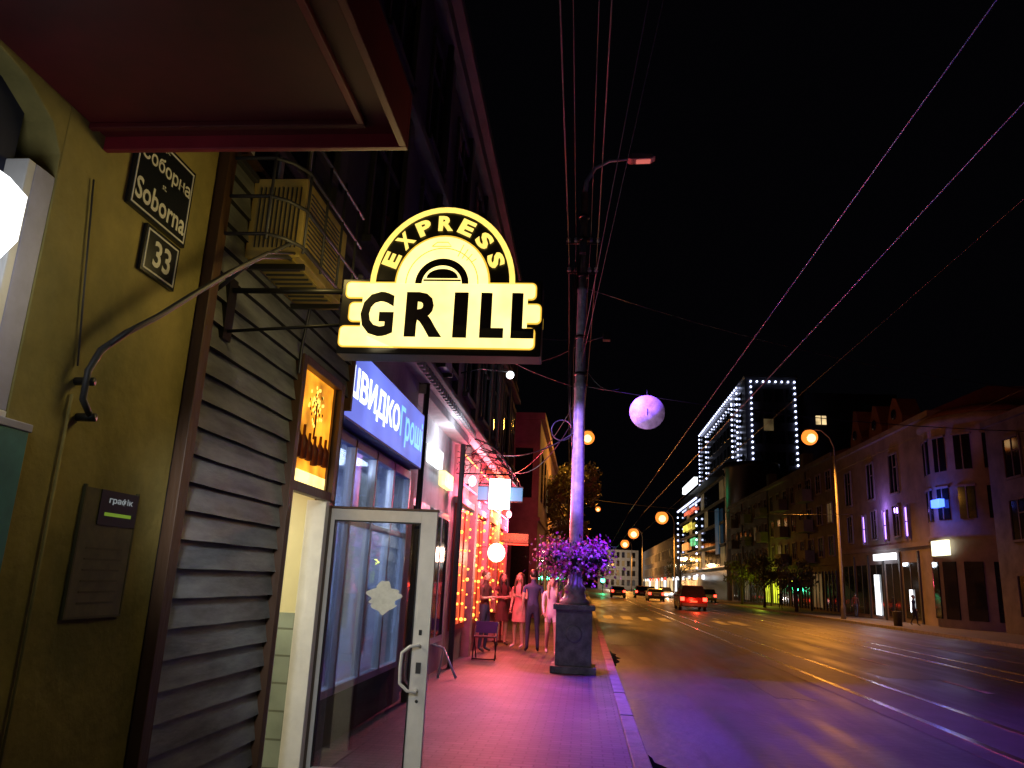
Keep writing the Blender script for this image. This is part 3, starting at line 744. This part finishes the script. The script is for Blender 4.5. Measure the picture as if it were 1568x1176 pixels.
light('tree_side_fill','POINT',(0.3,41.2,9.9),650,(1,.42,.06),.3)  # added point light beside the crown, tints the leaves orange
tree('linden_tree',18.0,82,5.2,2.0,1800,lf,5); tree('linden_tree',18.1,94,5.0,1.9,1500,lf,6); tree('linden_tree',18.0,70,4.5,1.6,1400,lf,8)
tree('linden_tree',17.8,150,7,2.5,1200,lf,11); tree('linden_tree',-.8,130,9,3,1200,lf,12)

# ---------------------------------------------------------------- right-hand buildings
beige=mat('beige_stucco',(.24,.21,.215),.85,scale=.5,var=.4); greyb=mat('grey_brick_block',(.15,.14,.12),.85,scale=.6,var=.4); framem=mat('window_surround',(.22,.20,.20),.8)
darkb=mat('dark_curtain_wall',(.035,.035,.045),.3,scale=.3); roofm=mat('dark_roof_tiles',(.14,.05,.04),.7,scale=2)
def rwindows(b,X,ys,zs,w_,h_,frame,litp=.0,seed=0):
    rnd=random.Random(seed)
    for z in zs:
        for y in ys:
            m=E_warmdim if rnd.random()<litp else dark
            b.box(X-.03,X,y,y+w_,z,z+h_,m)
            b.box(X-.09,X,y-.12,y,z-.1,z+h_+.12,frame); b.box(X-.09,X,y+w_,y+w_+.12,z-.1,z+h_+.12,frame)
            b.box(X-.12,X,y,y+w_,z+h_,z+h_+.14,frame); b.box(X-.14,X,y,y+w_,z-.12,z,frame)
            b.box(X-.06,X-.03,y+w_/2-.04,y+w_/2+.04,z,z+h_,frame); b.box(X-.055,X-.03,y,y+w_/2-.04,z+h_*.65,z+h_*.65+.06,frame)
b=B('corner_commercial_building')
X=21
b.box(X,X+14,48.5,67,0,12.6,beige)
b.box(X-.25,X+14,48.4,67.1,12.6,12.95,beige); b.box(X-.15,X,48.5,67,4.85,5.15,beige)
b.prism([(X,12.95),(X+3.5,14.6),(X+10,14.6),(X+14,12.95)],'y',48.5,66.8,roofm)
for yc,hh in ((53.8,1.9),(57.5,2.2),(61.6,2.7)):
    b.prism([(yc-1.3,12.95),(yc-1.35,13.5),(yc-1.0,14.1),(yc-.5,12.95+hh),(yc+.1,12.95+hh+.15),(yc+.7,14.2),(yc+1.1,13.6),(yc+1.2,12.95)],'x',X-.1,X+1.2,roofm)
    b.lathe([(.38,0),(.34,.05)],(0,0,0),dark,16,M=basis((X-.16,yc-.1,13.8),(0,-1,0),(0,0,1)))
TY=48.5
b.lathe([(3.6,0),(3.6,5.0),(3.75,5.05),(3.75,5.3),(3.6,5.35),(3.6,11.6),(3.9,11.8),(3.9,12.2),(3.5,12.3)],(X+3.3,TY,0),beige,32)
b.lathe([(3.7,0),(3.0,.5),(.1,.9)],(X+3.3,TY,12.3),roofm,28)
for k in range(7):
    a=pi+(-.55+k*.42)
    M=Matrix.Translation((X+3.3,TY,0))@Matrix.Rotation(a,4,'Z')
    for z0,z1 in ((6.2,8.0),(9.0,11.0)):
        b.box(3.55,3.63,-.45,.45,z0,z1,dark,M=M); b.box(3.58,3.68,-.03,.03,z0,z1,beige,M=M); b.box(3.58,3.70,-.55,.55,z1,z1+.12,beige,M=M)
    b.box(3.55,3.64,-.5,.5,.6,3.8,dark,M=M)
rwindows(b,X,[54.2,58.6,63.6],[8.6],1.3,2.6,framem,.0,3)
rwindows(b,X,[54.4,58.6,63.8],[5.7],1.0,2.0,framem,.0,4)
for y in (53.1,56.8,61.0):
    b.box(X-.06,X,y-.24,y+.24,5.6,7.45,E_purp); b.box(X-.16,X,y-.38,y-.24,5.4,7.6,beige); b.box(X-.16,X,y+.24,y+.38,5.4,7.6,beige); b.box(X-.09,X-.06,y-.24,y+.24,6.5,6.56,dark)
for i in range(5):
    y=52+i*3; b.box(X-.05,X,y,y+2.4,.4,3.9,dark); b.box(X-.1,X,y-.2,y,.1,4.6,darkgrey); b.box(X-.08,X-.05,y+1.15,y+1.25,.4,3.9,darkgrey)
b.box(X-.3,X-.1,55.2,59.0,4.15,4.6,E_shop); b.box(X-.12,X-.1,58.6,59.6,.4,3.2,E_shop); b.box(X-.12,X-.1,53.0,53.5,.8,2.2,E_shop)
b.box(X-.45,X-.26,46.9,48.9,4.15,5.0,emit('white_yellow_box',(1,.95,.6),2.5))
b.box(X-.6,X-.3,47.0,48.1,6.9,7.35,E_bluebox)
b.build()
light('blue_box_wash','POINT',(X-1.2,47.5,7.2),90,(.1,.15,1),.2); light('violet_wash','POINT',(X-.8,56.8,7.6),110,(.42,.22,1),.2)
light('shop_wash','POINT',(X-1.3,57.3,4.0),50,(.8,.88,1),.2)
b=B('dark_office_building')
b.box(22,36,12,44.3,0,11.0,greyst); b.box(21.8,36,12,44.4,11,11.35,greyst)
rwindows(b,22,[14+i*3 for i in range(10)],[1.0,4.8,8.0],1.5,2.0,greyst,.0,9)
b.build()
b=B('four_storey_apartment_block')
b.box(X,X+13,67.3,116,0,13.1,greyb); b.box(X-.35,X+13,67.3,116.2,13.1,13.45,greyb); b.box(X-.12,X,67.3,116,4.1,4.35,greyb)
b.prism([(X-.3,13.45),(X+6,15.2),(X+13,13.45)],'y',67.4,116,roofm)
ys=[68.6+i*3.0 for i in range(16)]
rwindows(b,X,ys,[4.9,7.7,10.5],1.35,1.6,framem,.03,5)
for i in (2,5,8,11,14):
    for z in (4.5,7.3,10.1): b.box(X-1.0,X,ys[i]-.6,ys[i]+2.0,z-.12,z,greyb); b.box(X-1.0,X-.94,ys[i]-.6,ys[i]+2.0,z,z+1.0,greyb); b.box(X-.94,X-.15,ys[i]-.6,ys[i]-.54,z,z+1.0,greyb)
for i in range(12):
    y=68.5+i*3.9; m=E_yelshop if i in (5,6) else (E_warmdim if i%4==1 else dark)
    b.box(X-.05,X,y,y+2.9,.5,3.4,m)
    for q in (y-.1,y+.9,y+1.9,y+2.9): b.box(X-.12,X,q,q+.1,.3,3.6,darkgrey)
for yy in (76,92,107): b.tube([(X-.1,yy,0.1),(X-.1,yy,13)],.07,darkgrey)
for yy in (84,100): b.box(X+2,X+3,yy,yy+1.4,13.5,16.2,greyb)
b.build()
light('yellow_shop_wash','POINT',(X-1.5,90,3.0),220,(.8,.9,.05),.3)
b=B('shopping_centre')
b.box(X,X+5.4,120,176,0,20.3,darkb); b.lathe([(4,0),(4,19.5),(4.2,19.6),(4.2,20.4)],(X+4,120,0),darkb,24)
for i in range(14):
    for z in (5.2,8.6,12,15.4):
        y=121+i*4; b.box(X-.06,X,y,y+3.6,z,z+2.8,E_warmdim if (i*7+int(z))%5==0 else dark)
for z in (4.6,8.1,11.5,14.9,18.4): b.box(X-.25,X-.06,120,176,z,z+.35,greyb)
b.box(X-.5,X+.2,150,168,21.0,22.4,emit('roof_sign_white',(.9,.95,1),2))
for (y0,y1,z0,z1,c_) in ((150,166,16.2,16.8,(.9,.15,.08)),(155,168,13.0,14.2,(.9,.7,.1)),(150,157,9.6,11.0,(.1,.5,.2)),(161,170,9.2,10.6,(1,.35,.08)),(148,174,5.2,6.2,(1,.5,.12)),(148,172,1.0,3.6,(1,.55,.2))):
    b.box(X-.45,X-.3,y0,y1,z0,z1,emit('shop_sign_%d'%int(y0+z0),c_,1.2,.8,.6))
b.box(X-.45,X-.3,124,127,7,14,emit('vertical_banner',(.1,.25,.4),.12,.5,.3))
b.build()
light('mall_wash','POINT',(X-4,158,6),1500,(1,.5,.2),.5)
b=B('led_outlined_tower')
b.box(26.5,35,130,182,0,37,darkb); b.box(35,52,132,160,0,35,darkb); b.box(26.3,35.2,129.8,182.2,37,37.4,darkb)
for r_ in range(9):
    for k in range(4): b.box(27.6+k*1.9,29+k*1.9,129.94,130,4+r_*3.6,6.2+r_*3.6,dark)
    for k in range(12): b.box(26.44,26.5,133+k*4,135.6+k*4,4+r_*3.6,6.2+r_*3.6,dark)
b.box(29.4,31.0,129.9,129.94,27.8,29.8,E_warmdim); b.box(38.5,39.3,131.9,132,29.5,31,E_warmwin); b.box(39.5,40.2,131.9,132,29.5,31,E_warmwin)
b.build()
b=B('led_outline_lights')
def dots(p,q,step=.95,r=.2):
    p=Vector(p);q=Vector(q); n=max(1,int((q-p).length/step))
    for i in range(n+1):
        c_=p.lerp(q,i/n); b.ell(c_,r,E_led,5)
Yf=129.6
dots((27.4,Yf,36.2),(34.6,Yf,36.2)); dots((34.6,Yf,36.2),(34.6,Yf,22)); dots((27.4,Yf,36.2),(27.4,Yf,21))
Xf=26.2
dots((Xf,136,36.6),(Xf,136,20.5)); dots((Xf,182,36.6),(Xf,182,24)); dots((Xf,136,36.6),(Xf,182,36.6),1.8); dots((Xf,141,35.8),(Xf,141,21)); dots((Xf,172,34.5),(Xf,172,24),1.1); dots((Xf,141,34.5),(Xf,172,34.5),2.6,.17)
dots((X-.6,147,18),(X-.6,176,18),1.5); dots((X-.6,176,18),(X-.6,176,8),1.2); dots((X-.6,147,18),(X-.6,147,4),1.2)
b.build()
b=B('distant_town_blocks')
b.box(X,X+14,180,290,0,13.5,beige); rwindows(b,X,[184+i*4.5 for i in range(22)],[4.8,8.6],1.8,2.2,whitewall,.15,21)
for i in range(12): b.box(X-.1,X,184+i*8,189+i*8,.8,3.8,E_warmwin if i%3 else E_shop)
b.box(5,20,300,312,0,14.5,whitewall)
for k in range(7):
    for z in (1.5,5,8.5,11.6): b.box(6+k*1.95,7.1+k*1.95,299.9,300,z,z+2,dark if (k+int(z))%4 else E_warmdim)
b.box(-30,5,330,345,0,9,greyst)
b.build()
light('square_light','POINT',(9,285,9),3500,(1,.80,.6),.5)
light('far_street_light','POINT',(12,240,10),7000,(1,.45,.1),.4)
b=B('lit_shop_signs')
rnd=random.Random(4)
for i in range(16):
    y=135+i*9; b.box(19.8,20,y,y+rnd.uniform(1.5,4),3.2,3.9,rnd.choice([E_shop,E_warmwin,E_red,E_shop,E_wtext]))
b.box(-2.0,-1.2,60,60.1,3,3.5,E_red)
for i in range(6): b.box(-2.35,-2.2,105+i*22,108+i*22,3,3.7,rnd.choice([E_shop,E_warmwin]))
b.build()
b=B('traffic_light'); b.lathe([(.07,0),(.06,3.4)],(3.4,150,0),darkgrey,8); b.box(3.2,3.6,149.8,150.1,2.0,3.3,black)
for k,m in enumerate((E_green,dark,dark)): b.ell((3.4,149.7,2.3+k*.38),(.40,.05,.40) if k==0 else (.14,.04,.14),m,12)
b.build()
light('green_glow','POINT',(3.4,148,2.3),500,(.05,1,.35),.2)

# ---------------------------------------------------------------- cars
def car(name,x,y,col,heading=0,suv=True,head=False,W=1.85,L=4.5,H=1.65):
    b=B(name); M=Matrix.Translation((x,y,0))@Matrix.Rotation(heading,4,'Z')
    cm=mat(name+'_paint',col,.25,.3,var=.1)
    hw=W/2
    low=[(0.05,.35),(0,.6),(.02,.95),(.10,1.0),(3.3,1.0),(4.2,.88),(4.45,.7),(4.5,.4),(4.3,.28),(.3,.28)]
    b.prism(low,'x',-hw,hw,cm,M=M)
    if suv: prof=[(.08,1.0),(.35,H-.06),(.6,H),(2.3,H),(2.6,H-.05),(3.3,1.0)]
    else: prof=[(.5,.98),(1.1,H-.25),(1.5,H-.18),(2.4,H-.18),(2.7,H-.24),(3.4,.98)]
    n=len(prof); vs=[]
    for s in (-1,1):
        for p in prof: vs.append((s*(hw-.04-.16*(p[1]-1.0)/.6),p[0],p[1]))
    b.add(vs,[tuple(range(n)),tuple(range(2*n-1,n-1,-1))]+[(i,i+n,(i+1)%n+n,(i+1)%n) for i in range(n)],[dark,dark]+[dark if i in (0,n-2) else cm for i in range(n)],M=M)
    for s in (-1,1):
        for yy in (1.2,2.2): b.box(s*(hw-.10)-.03,s*(hw-.10)+.03,yy,yy+.08,1.0,H-.25,cm,M=M)
    b.box(-hw+.1,hw-.1,-.08,.05,.35,.55,darkgrey,M=M); b.box(-.26,.26,-.09,-.075,.62,.74,whitep,M=M); b.box(-hw+.1,hw-.1,4.48,4.56,.3,.5,darkgrey,M=M)
    for s in (-1,1):
        b.box(s*(hw-.17)-.15,s*(hw-.17)+.15,-.03,.04,.72,.98,E_tail,M=M); b.box(s*(hw-.22)-.16,s*(hw-.22)+.16,4.45,4.53,.62,.76,E_head if head else dark,M=M)
        b.box(s*(hw+.08)-.09,s*(hw+.08)+.09,2.85,2.95,.98,1.12,cm,M=M)
        for yy in (.85,3.65):
            Mw=M@basis((s*(hw-.08),yy,.33),(0,1,0),(0,0,1)); b.lathe([(.22,-.11),(.32,-.1),(.33,0),(.32,.1),(.22,.11),(.18,.08),(.02,.09)],(0,0,0),black,18,M=Mw)
            b.lathe([(.19,-.115),(.19,.115)],(0,0,0),steel,10,M=Mw)
    b.build(bevel=.03)
car('red_suv',8.2,61,(.25,.02,.015),W=2.0,H=1.85); light('tail_glow','POINT',(8.2,59.8,.9),120,(1,.05,.02),.1)
car('hatchback_car',4.4,104,(.2,.2,.2),suv=False,H=1.6); car('hatchback_car',8.0,112,(.3,.05,.03)); car('sedan_car',8.2,92,(.3,.3,.32),suv=False,H=1.6)
car('sedan_car',5.6,140,(.3,.3,.3),suv=False,H=1.6); car('parked_car',15.3,100,(.4,.4,.42),heading=0); car('parked_car',15.3,122,(.05,.05,.06),suv=False)
car('oncoming_car',12.6,128,(.3,.3,.3),heading=pi,head=True); car('oncoming_car',13.3,165,(.3,.3,.3),heading=pi,head=True)
light('headlight_beam','POINT',(12.6,122.5,.8),250,(1,.9,.8),.1)

# ---------------------------------------------------------------- people
skin_m=mat('skin',(.55,.34,.26),.5,scale=12,var=.08); eye=mat('eye',(.03,.02,.02),.3); lip=mat('lips',(.4,.1,.09),.5)
def person(name,x,y,h,heading,top,bottom,hair,shoe,pose='stand',sleeve=0,bottom_len='long',dress=None,longhair=False,cap=None):
    k=h/1.75
    P=dict(pelvis=(0,0,.95),spine=(0,.01,1.13),chest=(0,0,1.33),nb=(0,.01,1.47),neck=(0,0,1.535),head=(0,-.015,1.63),top=(0,-.005,1.70))
    R_=dict(pelvis=(.135,.10),spine=(.115,.085),chest=(.14,.10),nb=(.065,.06),neck=(.048,.05),head=(.078,.09),top=(.06,.07))
    ap={'stand':(((.19,0,1.42),(.225,.03,1.15),(.23,-.04,.91)),((-.19,0,1.42),(-.225,.03,1.15),(-.23,-.04,.91))),
        'walk':(((.19,0,1.42),(.225,.09,1.16),(.22,.10,.93)),((-.19,0,1.42),(-.22,-.06,1.15),(-.20,-.20,.96))),
        'phone':(((.19,0,1.42),(.22,-.02,1.15),(.10,-.22,1.22)),((-.19,0,1.42),(-.23,.03,1.15),(-.20,-.08,.93))),
        'fold':(((.19,0,1.42),(.22,-.03,1.16),(-.02,-.20,1.15)),((-.19,0,1.42),(-.22,-.03,1.16),(.02,-.18,1.19)))}[pose]
    lg={'walk':(((.09,0,.9),(.10,-.10,.50),(.10,-.12,.09),(.10,-.27,.035)),((-.09,0,.9),(-.10,.0,.50),(-.10,.20,.13),(-.10,.10,.04)))}.get(pose,(((.09,0,.9),(.10,-.03,.50),(.11,.02,.09),(.13,-.13,.035)),((-.09,0,.9),(-.11,-.01,.50),(-.13,.03,.09),(-.16,-.11,.035))))
    for s,(A,G) in zip('LR',zip(ap,lg)):
        P['sh'+s]=A[0];P['el'+s]=A[1];P['wr'+s]=A[2]
        d=(Vector(A[2])-Vector(A[1])).normalized(); P['pa'+s]=tuple(Vector(A[2])+d*.075)
        R_['sh'+s]=(.058,.055);R_['el'+s]=(.038,.038);R_['wr'+s]=(.024,.026);R_['pa'+s]=(.032,.018)
        P['hi'+s]=G[0];P['kn'+s]=G[1];P['an'+s]=G[2];P['to'+s]=G[3]
        R_['hi'+s]=(.092,.092);R_['kn'+s]=(.056,.058);R_['an'+s]=(.036,.038);R_['to'+s]=(.038,.03)
    E=[('pelvis','spine'),('spine','chest'),('chest','nb'),('nb','neck'),('neck','head'),('head','top')]
    for s in 'LR': E+=[('chest','sh'+s),('sh'+s,'el'+s),('el'+s,'wr'+s),('wr'+s,'pa'+s),('pelvis','hi'+s),('hi'+s,'kn'+s),('kn'+s,'an'+s),('an'+s,'to'+s)]
    keys=list(P); me=bpy.data.meshes.new('sk'); me.from_pydata([tuple(c*k for c in P[q]) for q in keys],[(keys.index(a_),keys.index(b_)) for a_,b_ in E],[])
    o=bpy.data.objects.new('sk',me); scene.collection.objects.link(o)
    md=o.modifiers.new('s','SKIN'); md.use_smooth_shade=True; ss=o.modifiers.new('u','SUBSURF'); ss.levels=1; ss.render_levels=1
    sv=me.skin_vertices[0].data
    for i,q in enumerate(keys): sv[i].radius=tuple(c*k for c in R_[q]); sv[i].use_root=(q=='pelvis')
    dg=bpy.context.evaluated_depsgraph_get(); dg.update()
    m2=bpy.data.meshes.new_from_object(o.evaluated_get(dg))
    vs=[v.co.copy() for v in m2.vertices]; fs=[tuple(p.vertices) for p in m2.polygons]
    bpy.data.objects.remove(o)
    def seg(p,a_,b_):
        a_=Vector(a_)*k;b_=Vector(b_)*k; t=max(0,min(1,(p-a_).dot(b_-a_)/max(1e-9,(b_-a_).length_squared))); return (p-a_.lerp(b_,t)).length,t
    ms=[]
    for f_ in fs:
        c_=sum((vs[i] for i in f_),Vector())/len(f_)
        best=min(((seg(c_,P[a_],P[b_])[0]/max(R_[a_][0],.03),a_,b_,seg(c_,P[a_],P[b_])[1]) for a_,b_ in E),key=lambda q:q[0])
        a_,b_,t=best[1],best[2],best[3]; m=top
        if a_ in('nb','neck','head'): m=skin_m
        elif a_.startswith('sh'): m=top if t<.4+sleeve else skin_m
        elif a_.startswith('el'): m=top if sleeve>.7 else skin_m
        elif a_.startswith('wr'): m=skin_m
        elif a_=='pelvis' and b_.startswith('hi'): m=bottom
        elif a_=='pelvis': m=bottom if t<.35 else top
        elif a_.startswith('hi'): m=bottom if (bottom_len=='long' or t<.42) else skin_m
        elif a_.startswith('kn'): m=bottom if bottom_len=='long' else skin_m
        elif a_.startswith('an'): m=shoe
        ms.append(m)
    b=B(name); M=Matrix.Translation((x,y,.12))@Matrix.Rotation(heading,4,'Z')
    b.add(vs,fs,ms,M=M,smooth=True)
    K=Matrix.Scale(k,4); MK=M@K
    b.ell((0,-.015,1.645),(.078,.096,.112),skin_m,14,M=MK)
    b.ell((0,-.112,1.635),(.014,.022,.022),skin_m,8,M=MK)
    for s in (-1,1): b.ell((s*.032,-.098,1.66),(.013,.008,.008),eye,8,M=MK); b.ell((s*.079,-.01,1.64),(.012,.022,.03),skin_m,8,M=MK)
    b.ell((0,-.104,1.598),(.024,.008,.008),lip,8,M=MK)
    b.ell((0,.018,1.685),(.088,.098,.092),hair,14,M=MK)
    if longhair:
        b.lathe([(.075,0),(.10,.08),(.098,.18),(.085,.30),(.06,.36)],(0,.05,1.38),hair,12,M=MK)
        for s in (-1,1): b.tube([(s*.07,-.03,1.7),(s*.095,-.04,1.58),(s*.10,-.07,1.42),(s*.09,-.09,1.28)],[.025,.032,.03,.012],hair,8,M=MK)
    if cap: b.lathe([(.098,0),(.10,.05),(.07,.10),(.01,.115)],(0,.0,1.68),cap,14,M=MK); b.ell((0,-.12,1.70),(.07,.06,.008),cap,10,M=MK)
    if dress:
        prof=[(dress[1],dress[0]),(dress[1]*.93,dress[0]+.12),(.165,.95),(.135,1.06),(.128,1.14),(.15,1.26)]
        nn_=18; vv=[];ff=[]
        for i,(r_,z_) in enumerate(prof):
            for q in range(nn_):
                an=2*pi*q/nn_; rr=r_*(1+(.06*math.cos(6*an) if i<2 else 0)); vv.append((rr*math.cos(an),rr*.78*math.sin(an),z_))
        for i in range(len(prof)-1):
            for q in range(nn_): ff.append((i*nn_+q,i*nn_+(q+1)%nn_,(i+1)*nn_+(q+1)%nn_,(i+1)*nn_+q))
        b.add(vv,ff,top,M=MK,smooth=True)
    for s in 'LR':
        wr_=Vector(P['wr'+s]); pa=Vector(P['pa'+s]); d=(pa-wr_).normalized(); sd=Vector((0,1,0)) if abs(d.y)<.8 else Vector((0,0,1)); sd=(sd-d*sd.dot(d)).normalized(); cu=Vector((-1 if s=='L' else 1,0,0)); cu=(cu-d*cu.dot(d)); cu=cu.normalized() if cu.length>.01 else Vector((0,0,-1))
        for i,(of,ln) in enumerate(((-.03,.062),(-.01,.075),(.01,.07),(.028,.055))):
            r0=pa-d*.01+sd*of; b.tube([r0,r0+d*ln*.5+cu*.006,r0+d*ln*.8+cu*.02,r0+d*ln*.92+cu*.035],[.009,.008,.0075,.006],skin_m,6,M=MK)
        r0=wr_+d*.035-sd*.025; b.tube([r0,r0+d*.03-sd*.02+cu*.01,r0+d*.06-sd*.022+cu*.02],[.011,.009,.007],skin_m,6,M=MK)
    return b.build()
bl=mat('blonde_hair',(.62,.50,.30),.5,scale=20); br=mat('brown_hair',(.06,.035,.02),.5,scale=20); bk=mat('black_hair',(.02,.015,.015),.4)
wht=mat('white_pink_cloth',(.82,.66,.74),.7,scale=6,var=.12); navy=mat('navy_cloth',(.05,.055,.16),.8); jean=mat('dark_jeans',(.03,.035,.08),.8); pnk=mat('pink_cloth',(.65,.3,.3),.7); drk=mat('dark_red_cloth',(.09,.025,.025),.8); shb=mat('dark_shoe',(.03,.03,.03),.5); shw=mat('white_shoe',(.6,.6,.6),.5)
person('woman',-.69,17.4,1.60,.1,wht,wht,bl,shw,'walk',.9,'short',None,True)
person('man',-1.14,17.9,1.74,pi+.2,navy,jean,bk,shb,'stand',.2,'long',cap=bk)
person('woman',-1.50,18.6,1.68,-.5,pnk,pnk,br,shw,'phone',.0,'short',(.62,.20),True)
person('woman',-1.95,19.1,1.66,.6,drk,drk,bk,shb,'fold',.0,'short',(.60,.19),True)
person('man',-2.15,17.3,1.68,1.2,drk,jean,br,shb,'fold',.4,'long')
person('pedestrian',19.3,49,1.72,.8,navy,jean,bk,shb,'walk',.9); person('pedestrian',19.6,60,1.7,2.5,drk,jean,bk,shb,'walk',.9); person('pedestrian',18.6,78,1.7,2.5,navy,jean,bk,shb,'stand',.9)
b=B('folding_chair'); cxx,cyy=-1.92,15.8
for s in (-.22,.22):
    b.tube([(cxx+s,cyy-.2,.12),(cxx+s,cyy+.2,.80)],.012,black); b.tube([(cxx+s*.9,cyy+.22,.12),(cxx+s*.9,cyy-.2,.55)],.012,black)
b.box(cxx-.21,cxx+.21,cyy-.2,cyy+.18,.53,.555,drk); b.box(cxx-.22,cxx+.22,cyy+.16,cyy+.19,.6,.82,navy)
b.tube([(cxx-.22,cyy-.2,.14),(cxx+.22,cyy-.2,.14)],.01,black)
b.build()
b=B('cafe_table'); b.lathe([(.2,0),(.2,.02),(.03,.04),(.03,.68),(.33,.69),(.33,.72)],(-2.1,20.3,.12),drk,16); b.build()
b=B('door_stop_rail'); b.tube([(-2.25,12.6,.12),(-2.2,12.7,.55),(-1.95,12.5,.14)],.022,whitep); b.tube([(-2.2,12.7,.55),(-2.4,12.7,.6)],.018,whitep); b.build()
b=B('litter_bin'); b.lathe([(.22,0),(.26,.75),(.28,.78),(.2,.8)],(17.6,47,.12),darkgrey,12); b.build()
def par(prefix,target):
    t=bpy.data.objects.get(target)
    for o in list(bpy.data.objects):
        if o.type=='LIGHT' and o.parent is None and o.name.startswith(prefix) and t:
            o.parent=t
par('shop_sign_glow','lit_shop_sign'); par('cross_glow','pharmacy_cross_sign'); par('violet_wash','corner_commercial_building'); par('blue_box','corner_commercial_building'); par('shop_wash','corner_commercial_building')
par('yellow_shop','four_storey_apartment_block'); par('mall_wash','shopping_centre'); par('green_glow','traffic_light'); par('tail_glow','red_suv'); par('headlight','oncoming_car')
par('violet_flood','violet_floodlight'); par('disc_fill_spot','violet_floodlight'); par('magenta_flood','red_lit_cafe'); par('lamp_light','street_lamp'); par('tree_side','street_lamp'); par('globe_light','red_lit_cafe'); par('square_light','distant_town_blocks'); par('far_street','distant_town_blocks')
